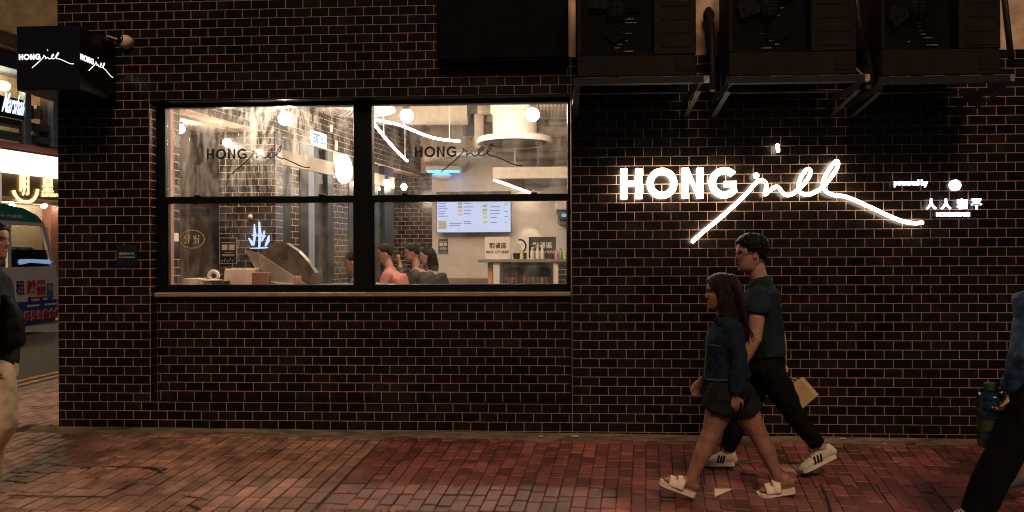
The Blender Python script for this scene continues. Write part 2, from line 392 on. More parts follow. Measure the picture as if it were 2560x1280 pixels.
# tactile strip: ribbed pavers
M_tac = mat('tactile_paver', (.13, .075, .035), .8, var=.4, scale=6, bump=.3, bscale=120, island=.2)
b = MB().box((-.098, -.198, -.03), (.098, 0, 0), .004)
for i in range(4):
    for j in range(4): b.ball((-.075+.05*i, -.175+.05*j, .0), (.016, .016, .006), 8, 4)
tme = b.mesh('tactile_paver')
for i in range(18):
    x = bound(tac_y)+.12+i*.2; o = place('tactile_paver', tme, M_tac, pv, (x, tac_y, gz(x, tac_y)+.001)); o.rotation_euler = (tilt, 0, 0)
# worn gaps between the pavers
M_gap = mat('dark_gap', (.012, .009, .007), .95, var=.3)
rs = random.Random(9)
for pts, w in (([(128, 1165), (230, 1167), (330, 1168), (418, 1172)], .012), ([(415, 1172), (370, 1196), (310, 1222), (262, 1243)], .010), ([(262, 1243), (150, 1242), (20, 1240)], .014), ([(372, 1170), (398, 1178), (402, 1184)], .03), ([(200, 1172), (226, 1170)], .03), ([(470, 1262), (500, 1276)], .03), ([(455, 1240), (520, 1250)], .010), ([(2052, 1212), (2064, 1238), (2078, 1280)], .014), ([(2190, 1212), (2212, 1246), (2236, 1280)], .008), ([(2325, 1212), (2350, 1242), (2384, 1280)], .010), ([(2112, 1216), (2135, 1216)], .016), ([(2255, 1215), (2275, 1215)], .014), ([(1755, 1150), (1762, 1210)], .007), ([(1880, 1222), (1925, 1222)], .02)):
    P = []
    for u, v in pts:
        Y = -1.2
        for _ in range(30): q = at(u, v, Y); d_ = (q-CAM)/(Y-CAM[1]); Y = CAM[1]+(gz(q[0], Y)-CAM[2])/d_[2]
        P.append((q[0], Y))
    P = np.array(P); n = len(P)*3; t = np.linspace(0, len(P)-1, n); P = np.stack([np.interp(t, range(len(P)), P[:, 0]), np.interp(t, range(len(P)), P[:, 1])], 1)
    V = []
    for i in range(n):
        d_ = P[min(i+1, n-1)]-P[max(i-1, 0)]; d_ = d_/(np.linalg.norm(d_)+1e-9); k = w*rs.uniform(.35, .8)
        for sgn in (-1, 1): x, y = P[i][0]-d_[1]*k*sgn, P[i][1]+d_[0]*k*sgn; V.append((x, y, gz(x, y)+.0045))
    MB().add(V, [(2*i, 2*i+1, 2*i+3, 2*i+2) for i in range(n-1)]).build('worn_gap', M_gap, pv)
# manhole: a recessed tray of pavers with an oval frame
mh = empty('manhole_cover', (MHX, -.86, gz(MHX, -.86)), 'oval recessed manhole cover filled with red pavers behind the walking couple', 'manhole cover')
c0 = np.array([MHX, -.86, gz(MHX, -.86)+.0])
el = lambda a, s: c0+np.array([.345*s*math.cos(a), .155*s*math.sin(a), .03*.155*s*math.sin(a)])
b = MB(); b.tube([el(2*math.pi*i/40, 1) for i in range(40)], (.006, .008), 6, closed=True, side=(0, 0, 1)); b.build('frame', mat('rusty_iron', (.10, .05, .03), .7, metal=.4, var=.5), mh, smooth=True)
for i in range(7):
    x0 = -.335+i*.0957; h = .145*math.sqrt(max(.05, 1-((x0+.048)/.345)**2)); m_ = M_pink if i > 3 else M_red
    for (ya, yb) in ((-h, -.002), (.002, h)):
        b = MB().box(c0+np.array([x0+.003, ya, -.02]), c0+np.array([x0+.092, yb, -.002]), .003)
        b.xf(lambda V: V+np.stack([0*V[:, 0], 0*V[:, 0], .03*(V[:, 1]-c0[1])], 1)); b.build('paver', m_, mh)
# pale triangular tile chip and litter specks
p = [at(1786, 1219, -1.34), at(1787, 1236, -1.5), at(1832, 1219, -1.34)]
b = MB(); tri = [(q[0], q[1]) for q in p]
b.add([(x, y, gz(x, y)+.0035) for x, y in tri]+[(x, y, gz(x, y)+.0065) for x, y in tri], [(0, 1, 2), (3, 5, 4), (0, 3, 4, 1), (1, 4, 5, 2), (2, 5, 3, 0)])
b.build('paper_scrap', mat('cream_paper', (.62, .50, .36), .8), label='pale triangular scrap lying on the red pavers behind the sandals', cat='scrap')
M_lit = mat('litter', (.5, .45, .36), .8, var=.3)
for (u, v, Y, r, lab) in ((1352, 1113, -.12, .018, 'tiny pale litter scrap below the right window'), (2107, 1093, -.06, .02, 'pale litter scrap at the wall foot behind the man rear shoe'), (2036, 1185, -.98, .016, 'litter scrap under the man rear shoe'), (1437, 1112, -.11, .03, 'long pale litter scrap below the window corner'), (2210, 1119, -.2, .013, 'tiny litter scrap on the cement strip right of the couple'), (2238, 1161, -.7, .015, 'tiny litter scrap on the red pavers right of the couple')):
    q = at(u, v, Y); b = MB(); n = 6
    b.prism([(r*math.cos(k*1.05+.3*k*k), r*.6*math.sin(k*1.05)) for k in range(6)], (q[0], q[1], gz(q[0], q[1])+.016), (1, 0, 0), (0, 1, 0), (0, 0, .004))
    b.build('litter_scrap', M_lit, label=lab, cat='litter', group='litter scraps on the pavement')

# ================================================================== BUILDING
bld = empty('restaurant_building', (0, 0, 0), 'black tiled restaurant front with pink grout and two lit sash windows', 'building')
ROW, PIT, TW, TH = .078, .153, .1495, .0745
XL, XR0, XE = -4.53, -3.694, 5.2
zl = lambda k: (36-k)*ROW
WT = 4.3
wall = MB()
wall.box((XL+.004, .0, -.25), (XR0+.0005, .42, WT)); wall.box((XR0, .0005, zl(-1)), (0, .42, WT)); wall.box((XR0, .0005, -.25), (-.0005, .42, zl(33)))
wall.box((XR0, .112, zl(33)-.01), (-.0005, .42, at(900, 738, .14)[2])); wall.box((0, 0, -.25), (XE+4, .42, zl(-5))); 
wb = wall.build('wall', M_grout, bld)
b = MB().box((.0, .012, zl(-5)+.0005), (XE+4, .42, WT)); pl = b.build('plaster_wall', M_plaster, bld)
b = MB().box((-.0605, -.012, at(1425, 142, 0)[2]), (-.0005, -.0005, WT)); b.build('plaster_strip', M_plaster, bld)
# tiles
def tile_rects(zfun_intervals, kmin, kmax, phase, zmin=-9):
    out = []
    for k in range(kmin, kmax):
        z1, z0 = zl(k), zl(k+1)
        for (a, c) in zfun_intervals(k):
            ph = phase(k); n0 = math.floor((a-ph)/PIT)-1
            for n in range(n0, n0+int((c-a)/PIT)+4):
                x0 = max(ph+n*PIT, a); x1 = min(ph+(n+1)*PIT, c)
                if x1-x0 < .022: continue
                out.append((x0, x1, z0 if z0 > zmin else zmin, z1))
    return out
def iv_left(k):
    if k < -1 or k >= 33: return [(XL, 0)]
    return [(XL, XR0)]
ph_l = lambda k: -4.463 if k % 2 == 0 else -4.39
rects = tile_rects(iv_left, -18, 36, ph_l)
rects += tile_rects(lambda k: [(0, XE)], -5, 36, lambda k: 0.0 if k % 2 else PIT/2)
part = tile_rects(lambda k: [(-3.3, XE)], 36, 37, lambda k: .04)
rects += [(a, c, -.062, d) for a, c, _, d in part]
GP = .0050
def tile_geo(w, h, t=.0016, c=.0012):
    hw, hh = (w-GP)/2, (h-GP)/2
    V = [(-hw, 0, -hh), (hw, 0, -hh), (hw, 0, hh), (-hw, 0, hh), (-hw+c, -t, -hh+c), (hw-c, -t, -hh+c), (hw-c, -t, hh-c), (-hw+c, -t, hh-c)]
    return np.array(V, float), [(4, 5, 6, 7), (0, 1, 5, 4), (1, 2, 6, 5), (2, 3, 7, 6), (3, 0, 4, 7)]
def tiles_to(parent, rects, Y, limit, m, M=None, hidden=None):
    """rects in the x-z plane; M maps local (x, y, z) to the place; the largest in view single, the rest joined"""
    M = M or (lambda V: V)
    sc = []
    for r in rects:
        c = M(np.array([[(r[0]+r[1])/2, Y, (r[2]+r[3])/2]]))[0]; u, v, z = proj(c); inf = 0 < u < 2560 and 0 < v < 1280 and not (hidden and hidden(u, v))
        sc.append((-(r[1]-r[0])*(r[3]-r[2])/z**2*(1 if inf else .001), r))
    sc.sort(key=lambda t: t[0]); rest = MB(); cache = {}
    e0 = M(np.zeros((1, 3)))[0]; rot = math.atan2(*(M(np.array([[1., 0, 0]]))[0]-e0)[[1, 0]])
    for i, (q, r) in enumerate(sc):
        w, h = r[1]-r[0], r[3]-r[2]; rx, rz = random.gauss(0, .0028), random.gauss(0, .0028)
        c = np.array([(r[0]+r[1])/2, Y, (r[2]+r[3])/2])
        if i < limit:
            key = (round(w, 3), round(h, 3))
            if key not in cache: mb = MB().add(*tile_geo(w, h)); cache[key] = mb.mesh('tile', fixn=False); cache[key].materials.append(m)
            o = place('tile', cache[key], None, parent, M(c[None])[0]); o.rotation_euler = (rx, 0, rot+rz)
        else:
            V, Fc = tile_geo(w, h); V = V.copy(); V[:, 1] += V[:, 0]*rz+V[:, 2]*rx; rest.add(M(V+c), Fc)
    if rest.n: place('tile_field', rest.mesh('tile_field', fixn=False), m, parent, kind='stuff')
tiles_to(bld, rects, 0.0, 300, M_tile, hidden=lambda u, v: v < 240 and u > 1430)
# recess: left reveal, spandrel below the window, ledge
def reveal_M(V): return np.stack([XR0+V[:, 1]*-1, V[:, 0], V[:, 2]], 1)
def MrevL(V): return np.stack([XR0-V[:, 1], V[:, 0], V[:, 2]], 1)   # local x -> depth, faces +X
rr = []
for k in range(-1, 33):
    a = [0, .075, .112] if k % 2 else [0, .112]
    if k < 21: a = ([0, .115, .165] if k % 2 else [0, .165])
    rr += [(a[i], a[i+1], zl(k+1), zl(k)) for i in range(len(a)-1)]
rest = MB()
for r in rr:
    V, Fc = tile_geo(r[1]-r[0], r[3]-r[2]); V = V+np.array([(r[0]+r[1])/2, 0, (r[2]+r[3])/2]); rest.add(np.stack([XR0-V[:, 1], V[:, 0], V[:, 2]], 1), Fc)
place('reveal_tile', rest.mesh('reveal_tile', fixn=True), M_tile, bld, kind='stuff')
SILLZ = at(900, 741, .112)[2]
sp = []
for k in range(21, 33):
    z1 = min(zl(k), SILLZ-.004); z0 = zl(k+1)
    if z1-z0 < .02: continue
    ph = -3.694+(.11 if k % 2 else .033)
    n = 0
    x = XR0; edges = [XR0]+[ph+PIT*i for i in range(26) if XR0+.02 < ph+PIT*i < -.02]+[0]
    sp += [(edges[i], edges[i+1], z0, z1) for i in range(len(edges)-1)]
tiles_to(wb, sp, .112, 150, M_tile)
b = MB().box((XR0, .004, zl(33)-.003), (0, .112, zl(33)+.004)); b.build('ledge', M_tile, bld)
# sill
b = MB().box((XR0+.006, .05, SILLZ), (-.006, .20, at(900, 731, .05)[2]), .006); b.build('sill', M_brass, bld)
# ---- window joinery
YF, YG = .125, .165
win = empty('sash_window', (XR0/2, YF, SILLZ), None)
win.parent = bld; win.location = LOC[win]-LOC[bld]; win.name = 'window'
def fx(u, v, Y=YF): q = at(u, v, Y); return q[0], q[2]
xa, ztop = fx(395, 245); xb, _ = fx(1429, 245); ztop = zl(-1)-.002; zbot = at(900, 731, YF)[2]
def bar(u0, v0, u1, v1, name='frame_bar', Y0=YF, Y1=YF+.09, ch=.006):
    a = fx(u0, v0, Y0); c = fx(u1, v1, Y0); return MB().box((a[0], Y0, a[1]), (c[0], Y1, c[1]), ch).build(name, M_black, win)
MB().box((XR0+.003, -.001, ztop-.012), (-.003, YF+.02, ztop+.0015)).build('soffit_trim', M_black, win)
xL0 = fx(413, 400)[0]; xL1 = fx(884, 400)[0]; xR0_ = fx(930, 400)[0]; xR1 = fx(1419, 400)[0]
zT = fx(650, 268)[1]; zB = fx(650, 712)[1]; zM1 = fx(650, 490)[1]; zM0 = fx(650, 507)[1]
zTR = fx(1175, 263)[1]; 
def bx(name, x0, x1, z0, z1, Y0, Y1, ch=.005): return MB().box((x0, Y0, z0), (x1, Y1, z1), ch).build(name, M_black, win)
bx('jamb', XR0+.004, xL0, zbot, ztop, YF, YF+.1); bx('jamb', xR1, -.004, zbot, ztop, YF, YF+.1); bx('mullion', xL1, xR0_, zbot, ztop, YF-.012, YF+.1)
for a, c in ((xL0, xL1), (xR0_, xR1)):
    bx('head', a+.001, c-.001, zT+.008, ztop, YF+.004, YF+.1); bx('bottom_rail', a+.001, c-.001, zbot, zB, YF+.004, YF+.1)
    bx('meeting_rail', a+.001, c-.001, zM0, zM1, YF+.012, YF+.085)
    # inner sash stiles, slim
    bx('sash_stile', a+.0015, a+.014, zB+.001, zM0-.001, YF+.02, YF+.07, .003); bx('sash_stile', c-.012, c-.0015, zB+.001, zM0-.001, YF+.02, YF+.07, .003)
M_glass_d = glass('dirty_glass', dirt=.13, dscale=2.2, streak=5); M_glass_m = glass('streaky_glass', dirt=.09, dscale=2.2, streak=5); M_glass = glass('clear_glass', dirt=.05, dscale=3, streak=2)  # pane smears also stand in for glass haze and street reflections
for a, c in ((xL0, xL1), (xR0_, xR1)):
    b = MB().box((a+.003, YG-.003, zM1-.005), (c-.003, YG+.003, zT+.012)); b.build('pane', M_glass_d if a < -2 else M_glass_m, win)
    b = MB().box((a+.003, YG-.013, zB-.005), (c-.003, YG-.007, zM0+.005)); b.build('pane', M_glass, win)
for a, c in ((xL0, xL1), (xR0_, xR1)):
    for t in (.17, .83):
        x = a+(c-a)*t; MB().box((x-.03, YF-.004, zM1+.0005), (x+.03, YF+.03, zM1+.013), .004).build('latch', M_black, win)
# ---- lettering shared by all the signs: px-space of the big wall sign -> units of cap height
CAPH = 75.5
def norm(u, v): return ((u-1552)/CAPH, (497.5-v)/CAPH)
script = [(1733.2, 604.8), (1760, 581), (1800, 549), (1840, 514.5), (1870, 486), (1893, 460), (1904, 454), (1912, 456), (1918.5, 464), (1917.5, 477), (1915, 489.5), (1926, 481), (1940, 471.5), (1948, 471.5), (1955, 480), (1964, 489.5), (1978, 491), (1992, 483), (2009, 468), (2024, 449), (2029, 435), (2025, 428), (2016, 432), (2004, 450), (1998.5, 470), (2004, 485), (2020, 491), (2039, 485), (2058, 473), (2077, 452.5), (2092, 431), (2097.5, 416), (2093, 409), (2082, 419), (2067, 443), (2058.5, 464), (2063, 478), (2074, 488), (2092, 493.5), (2112, 495.5), (2135, 504), (2168, 519), (2206, 537), (2238, 551.5), (2262, 559.5), (2285, 562.7), (2304, 561.5)]
def spline(P, n=4):
    P = np.asarray(P, float); Q = np.vstack([2*P[0]-P[1], P, 2*P[-1]-P[-2]]); out = []
    for i in range(len(P)-1):
        a, b, c, d = Q[i:i+4]
        for t in np.linspace(0, 1, n, endpoint=False):
            out.append(.5*((2*b)+(c-a)*t+(2*a-5*b+4*c-d)*t*t+(3*b-a-3*c+d)*t**3))
    return np.array(out+[P[-1]])
SCR = spline([norm(*p) for p in script], 4)
def arc(cx, cy, ro, ri, a0, a1, n=28):
    A = np.linspace(R(a0), R(a1), n); return [(cx+ro*math.cos(a), cy+ro*math.sin(a)) for a in A], [(cx+ri*math.cos(a), cy+ri*math.sin(a)) for a in A]
def letters(w):
    """HONG as convex-ish quads in cap-height units, stroke width w"""
    q = []
    def rect(x0, y0, x1, y1): q.append([(x0, y0), (x1, y0), (x1, y1), (x0, y1)])
    rect(0, 0, w, 1); rect(.712-w, 0, .712, 1); rect(w, .5-w*.42, .712-w, .5+w*.42)
    for cx, a0, a1 in ((1.383, 0, 360), (3.462, 42, 328)):
        o, i = arc(cx, .5, .505, .505-w, a0, a1, 36); q += [[o[k], o[k+1], i[k+1], i[k]] for k in range(35)]
    rect(2.06, 0, 2.06+w*.95, 1); rect(2.768-w*.95, 0, 2.768, 1); q.append([(2.06+w*.95, 1.0), (2.06+w*.95, 1-w*1.35), (2.768-w*.95, 0), (2.768-w*.95, w*1.35)])
    rect(3.46, .5-w*.62, 3.462+.40, .5+.05); rect(3.462+.40-w*.75, .19, 3.462+.402, .5-w*.62)
    return q
DOT = norm(1947.8, 375)
def logo(mb_l, mb_s, o, ax, up, out, s, w, sw, depth, flat=False):
    """write the whole name: o = baseline start, s = cap height"""
    o, ax, up, out = (np.array(k, float) for k in (o, ax, up, out))
    P = lambda x, y, d=0: o+ax*(x*s)+up*(y*s)+out*d
    for q in letters(w):
        V = [P(x, y) for x, y in q]+[P(x, y, depth) for x, y in q]; mb_l.add(V, [(0, 1, 2, 3), (4, 7, 6, 5), (0, 4, 5, 1), (1, 5, 6, 2), (2, 6, 7, 3), (3, 7, 4, 0)])
    for pts in (SCR, np.array([(DOT[0]-.012, DOT[1]+.1), (DOT[0]+.012, DOT[1]-.1)])):
        C = [P(x, y, depth/2) for x, y in pts]
        if flat: mb_s.tube(C, [(depth/2, sw*s)]*len(C), 6, True, side=out)
        else: mb_s.rtube(C, [(depth/2, sw*s)]*len(C), 8, side=out)
    b0 = norm(1893.5, 443); A = P(b0[0], b0[1], depth/2); rb = .115*s*(sw/.07)
    t = MB().ball((0, 0, 0), 1, 12, 6); V = t.verts(); mb_s.add(A+np.outer(V[:, 0]*rb, ax)+np.outer(V[:, 2]*rb, up)+np.outer(V[:, 1]*depth*.5, out), t.f)
# window decals
M_decal = mat('black_vinyl', (.004, .004, .004), .5, var=0)
for nm, u0, v0, u1, lab in (('left', 517.3, 398.8, 775.5, ''), ('right', 1037.5, 393.5, 1306.5, '')):
    yy = YG-.0045; a = at(u0, v0, yy); c = at(u1, v0, yy); s = (c[0]-a[0])/9.99
    m1 = MB(); logo(m1, m1, a, (1, 0, 0), (0, 0, 1), (0, -1, 0), s, .19, .058, .001, True); m1.build('lettering_decal', M_decal, win)
# ---- neon name sign on the wall
M_neon = glow('warm_white_neon', (1.0, .84, .64), 19.0); M_neon_s = glow('cool_white_led', (.95, .95, 1.0), 6.0)
yS = -.050
sg = at(1552, 497.5, yS); sgr = at(2304, 497.5, yS); s_ = (sgr[0]-sg[0])/((2304-1552)/CAPH)
neon = empty('neon_sign', (sg[0]+4.6*s_, -.03, sg[2]), 'big glowing white shop name in block letters and handwriting on the wall', 'neon sign')
# correct the slight rake of the photograph by placing letters in the wall plane
m1, m2 = MB(), MB(); up = (at(1552, 422, yS)-sg); capn = up[2]
logo(m1, m2, sg, (1, 0, 0), (0, 0, 1), (0, -1, 0), s_, .215, .060, .022)
for mb in (m1, m2): mb.xf(lambda V: V*np.array([1, 1, 0])+np.stack([0*V[:, 0], 0*V[:, 0], sg[2]+(V[:, 2]-sg[2])*(capn/s_)], 1))
# separate letters H, O, N, G
Vv = m1.verts(); edges = [(-1, 1.0*s_), (.76*s_, 1.97*s_), (1.97*s_, 2.87*s_), (2.87*s_, 9*s_)]
lx = sg[0]
grp = [MB() for _ in range(4)]
fl = m1.f; vcount = len(Vv)
for i in range(0, vcount, 8):
    cx = (Vv[i:i+8, 0].mean()-lx)/s_; g = 0 if cx < .76 else 1 if cx < 1.97 else 2 if cx < 2.87 else 3
    grp[g].add(Vv[i:i+8], [(0, 1, 2, 3), (4, 7, 6, 5), (0, 4, 5, 1), (1, 5, 6, 2), (2, 6, 7, 3), (3, 7, 4, 0)])
for g in grp: g.build('letter', M_neon, neon)
m2.build('script_tube', M_neon, neon, smooth=True)
b = MB()
for q in [(.1, .5), (.62, .5), (1.0, .5), (1.75, .5), (2.14, .5), (2.68, .5), (3.05, .5), (3.75, .3)]+[tuple(SCR[i]) for i in range(6, len(SCR), 18)]:
    x = sg[0]+q[0]*s_; z = sg[2]+q[1]*capn; b.cyl((x, -.001, z), (x, yS+.002, z), .006, 8)
b.build('standoff', M_steel, neon)
# small signs
def p_(u, v, Y=-.03): return at(u, v, Y)
M_side = mat('blue_grey_return', (.10, .16, .24), .5)
def small_sign(name, body, u0, u1, vb, vt, label, bold):
    e = empty(name, p_((u0+u1)/2, vb), label, 'sign')
    b = MB(); put_text(b, body, p_(u0, vb), p_(u1, vb), abs(p_(u0, vt)[2]-p_(u0, vb)[2]), .014, bold); b.build('letters', M_neon_s, e)
    b = MB(); put_text(b, body, p_(u0-.6, vb+.8)+np.array([0, .012, 0]), p_(u1+.6, vb+.8)+np.array([0, .012, 0]), abs(p_(u0, vt-1.0)[2]-p_(u0, vb+.6)[2]), .012, bold); b.build('letter_returns', M_side, e)
    return e
small_sign('tagline_sign', 'powered by', 2235, 2318, 468, 449.5, 'small glowing sign reading powered by right of the script', .012)
e = empty('round_emblem', p_(2389, 477), 'round glowing white emblem with radial cuts above the four characters', 'sign')
for i in range(6):
    a0, a1 = R(i*60+33), R(i*60+87); c = p_(2389, 463); r = abs(p_(2403, 463)[0]-c[0]); k = np.linspace(a0, a1, 7)
    poly = [(r*.16*math.cos((a0+a1)/2), r*.16*math.sin((a0+a1)/2))]+[(r*math.cos(t), r*math.sin(t)) for t in k]
    MB().prism(poly, c, (1, 0, 0), (0, 0, 1), (0, .02, 0)).build('petal', M_neon_s, e)
e = empty('character_sign', p_(2383, 523), 'four separate glowing Chinese characters under the round emblem', 'sign')
for ch, u in (('人', 2326.6), ('人', 2363.5), ('和', 2403.4), ('平', 2439.7)):
    b = MB(); put_text(b, ch, p_(u-12, 523), p_(u+12.5, 523), abs(p_(u, 497)[2]-p_(u, 523)[2]), .016, .022); b.build('character', M_neon_s, e)
small_sign('name_line_sign', "HOPERS'BASE", 2340.7, 2423, 541, 530.5, 'tiny glowing sign reading hopers base below the four characters', .016)

# ---- projecting cube sign at the corner
YC = -.522; xc1 = -3.995; xc0 = at(40, 65, YC)[0]; zc1 = at(120, 64, YC)[2]; zc0 = at(40, 226, YC)[2]
cb = empty('cube_sign', ((xc0+xc1)/2, YC/2, zc0), 'black cube sign with glowing white name projecting from the wall corner', 'sign')
MB().box((xc0, YC, zc0), (xc1, -.006, zc1), .008).build('box', mat('black_acrylic', (.004, .004, .0045), .28, var=.2), cb)
s = .461/9.99
M_face = glow('lit_face_letters', (1, .97, .95), 2.2)
b = MB(); a = at(48, 150, YC); logo(b, b, (a[0], YC-.0005, a[2]), (1, 0, 0), (0, 0, 1), (0, -1, 0), s*1.0, .18, .05, .003, True); b.build('front_lettering', M_face, cb)
b = MB(); logo(b, b, (xc1+.0005, YC+.012, a[2]), (0, 1, 0), (0, 0, 1), (1, 0, 0), s*1.0, .18, .05, .003, True); b.build('side_lettering', M_face, cb)
MB().box((xc0+.2, -.0055, zc0+.1), (xc1-.1, -.001, zc1-.1)).build('mounting_plate', M_black, cb)

# ---- dome camera
e = empty('security_camera', at(308, 103, -.02), 'small white dome security camera right of the cube sign', 'camera')
c = at(311, 103, -.05); M_cw = mat('cream_plastic', (.55, .42, .29), .5)
b = MB().lathe((c[0], 0, c[2]), [(.058, -.002), (.06, -.02), (.057, -.045), (.04, -.068), (.012, -.078)], 24, 'y'); b.build('housing', M_cw, e, angle=40)
b = MB().ball((c[0]-.022, -.058, c[2]+.008), (.036, .03, .036), 16, 10); b.build('lens_ball', mat('dark_dome', (.004, .004, .004), .06, var=0), e, smooth=True)
q = at(270, 91, 0); b = MB().tube([(q[0], -.012, q[2]), (c[0]-.06, -.012, c[2]+.02), (c[0]-.03, -.02, c[2]+.01)], .008, 8); b.build('conduit', M_cw, e, smooth=True)
# ---- address plate in clear wrapping
e = empty('address_plate', at(317, 668, -.01), 'small dark street address plate under crinkled film on the left pillar', 'sign')
a = at(290, 667, -.006); c = at(345, 611, -.006)
MB().box((a[0]+.01, -.012, a[2]+.01), (c[0]-.01, -.0035, c[2]-.01), .003).build('plate', mat('navy_plate', (.004, .007, .016), .35, var=.2), e)
b = MB(); t = at(297, 638, -.013)[2]; put_text(b, '利園山道 49-51 號', (a[0]+.03, -.0125, t), (c[0]-.03, -.0125, t), .026, .0015, .02)
t2 = at(297, 645, -.013)[2]; put_text(b, '49-51 LEE GARDEN RD', (a[0]+.028, -.0125, t2), (c[0]-.026, -.0125, t2), .013, .0015, .014); b.build('lettering', mat('cream_lettering', (.55, .47, .36), .6, var=.3), e)
xs = np.linspace(a[0], c[0], 14); zs = np.linspace(a[2], c[2], 14); rs = np.random.RandomState(2); V = [(x, -.016-rs.rand()*.006, z) for z in zs for x in xs]
b = MB().add(V, [(j*14+i, j*14+i+1, (j+1)*14+i+1, (j+1)*14+i) for j in range(13) for i in range(13)]); b.build('film', glass('film', (.9, .93, 1), .5), e)

# ---- black projecting duct box over the window
b0 = at(1092, 152, -.12); b1 = at(1421, 0, -.12)
e = empty('duct_box', ((b0[0]+b1[0])/2, -.06, b0[2]), 'large matt black box on the wall above the right window', 'vent box')
MB().box((b0[0], -.12, b0[2]), (b1[0], -.006, WT-.2), .02).build('casing', mat('matt_black_sheet', (.003, .003, .003), .8, var=.3, spec=.06), e)
MB().box((b0[0]+.03, -.118, b0[2]-.004), (b1[0]-.03, -.01, b0[2]-.0005)).build('trim', M_black, e)

# ---- three air-conditioner condensers on brackets
M_ac = mat('shade_dark_ac_paint', (.0115, .0078, .0036), .7, spec=.1, var=.45, scale=5, rvar=.1, bump=.08, bscale=50)  # shade over the pale units is put into this dark paint
M_acd = mat('dark_grille', (.003, .003, .003), .7, var=0, spec=.1); M_glint = mat('fin_glint', (.5, .33, .12), .5, metal=.1, var=.4, scale=20)  # bright gold puts the glints of the coil fins into colour
M_rust = mat('dark_rusty_steel', (.014, .010, .007), .6, metal=.1, spec=.2, var=.6, scale=7, rvar=.2, bump=.2, bscale=40)
AY0, AY1 = -.60, -.27; M_zinc = mat('highlight_zinc', (.42, .36, .30), .45, metal=.4, var=.6, scale=12, col2=(.08, .06, .045))  # rail highlights are put into the light colour of the shims
ACL = ['leftmost air conditioner outdoor unit on bracket beside the black box', 'middle air conditioner outdoor unit between the other two on brackets', 'rightmost air conditioner outdoor unit on bracket at the right edge']
for i, (u0, u1, vb) in enumerate(((1443, 1741, 193), (1822, 2142, 190), (2203, 2503, 190))):
    a = at(u0, vb, AY0); c = at(u1, vb, AY0); z0 = a[2]; x0, x1 = a[0], c[0]; H = .95; W = x1-x0
    e = empty('air_conditioner', ((x0+x1)/2, (AY0+AY1)/2, z0), ACL[i], 'air conditioner', 'air conditioners in a row above the sign')
    fxL, fxR = x0+.035*W, x0+.645*W; fz0 = at(1500, 140 if i == 0 else 138, AY0)[2]
    b = MB(); b.box((x0, AY0, z0), (x1, AY1, fz0), .008); b.box((fxR, AY0, fz0), (x1, AY1, z0+H), .008); b.box((x0, AY0, fz0), (fxL, AY1, z0+H), .008); b.box((x0+.001, AY0+.12, fz0), (x1-.001, AY1+.001, z0+H-.002)); b.box((x0, AY0, z0+H-.05), (fxR, AY1, z0+H), .008)
    b.build('casing', M_ac, e)
    fc = np.array([(fxL+fxR)/2, AY0+.055, z0+.16+.36]); rad = (fxR-fxL)/2*.93
    MB().box((fxL, AY0+.085, fz0), (fxR, AY0+.115, z0+H-.05)).build('coil_backing', M_acd, e)
    b = MB()
    for k in range(3):
        a0 = R(k*120+20+i*25); P = [fc+np.array([rad*t*math.cos(a0+w), dy, rad*t*math.sin(a0+w)]) for t, w, dy in ((.18, -.5, .012), (.18, .5, -.012), (.86, .55, -.012), (.92, .1, 0), (.8, -.35, .014))]
        b.add(P+[p+np.array([0, .006, 0]) for p in P], [(0, 1, 2, 3, 4), (9, 8, 7, 6, 5)]+[(k2, 5+k2, 5+(k2+1) % 5, (k2+1) % 5) for k2 in range(5)])
    b.lathe((fc[0], fc[1], fc[2]), [(.07, .01), (.075, -.02), (.05, -.03)], 18, 'y'); b.build('fan', mat('fan_plastic', (.006, .005, .004), .6, spec=.1), e)
    b = MB()
    for k in range(10): b.tube([fc+np.array([rad*(.12+.098*k)*math.cos(2*math.pi*t/28), -.048, rad*(.12+.098*k)*math.sin(2*math.pi*t/28)]) for t in range(28)], .0022, 4, closed=True, side=(0, 1, 0))
    for k in range(20):
        z = fz0+.012+k*.033
        if z < z0+H-.06: b.box((fxL, AY0+.004, z), (fxR, AY0+.0075, z+.003))
    for k in range(9): x = fxL+(fxR-fxL)*(k+.5)/9; b.box((x, AY0+.0078, fz0), (x+.004, AY0+.011, z0+H-.05))
    b.build('fan_grille', M_acd, e)
    rs = random.Random(i)
    for k in range(12): x = fc[0]+rs.uniform(-.08, .08); z = fz0+.05+k*.028; MB().box((x, AY0+.075, z), (x+rs.uniform(.015, .09), AY0+.08, z+.006)).build('coil_fin_glint', M_glint, e)
    px0 = fxR+.02; b = MB()
    for k in range(4): b.box((px0+.03, AY0-.003, z0+.22+k*.105), (x1-.04, AY0-.0005, z0+.226+k*.105))
    b.build('panel_grooves', M_acd, e)
    MB().box((x1-.17, AY0-.004, z0+.035), (x1-.02, AY0-.001, z0+.155), .003).build('valve_cover', M_ac, e)
    MB().box((x1-.13, AY0-.0045, z0+.575), (x1-.05, AY0-.001, z0+.61), .003).build('badge', mat('badge_blue', (.02, .03, .06), .4, var=0), e)
    # bracket
    g = empty('ac_bracket', ((x0+x1)/2, -.3, z0-.1), ['steel angle bracket carrying the leftmost air conditioner', 'steel angle bracket carrying the middle air conditioner', 'steel angle bracket carrying the rightmost air conditioner'][i], 'bracket', 'air conditioner brackets')
    b = MB(); b.box((x0-.03, AY0-.03, z0-.062), (x1+.05, AY0-.022, z0-.012)); b.box((x0-.03, AY0-.022, z0-.062), (x1+.05, AY0+.03, z0-.055)); b.box((x0-.03, AY1-.02, z0-.062), (x1+.05, AY1+.03, z0-.055)); b.build('rail', M_rust, g)
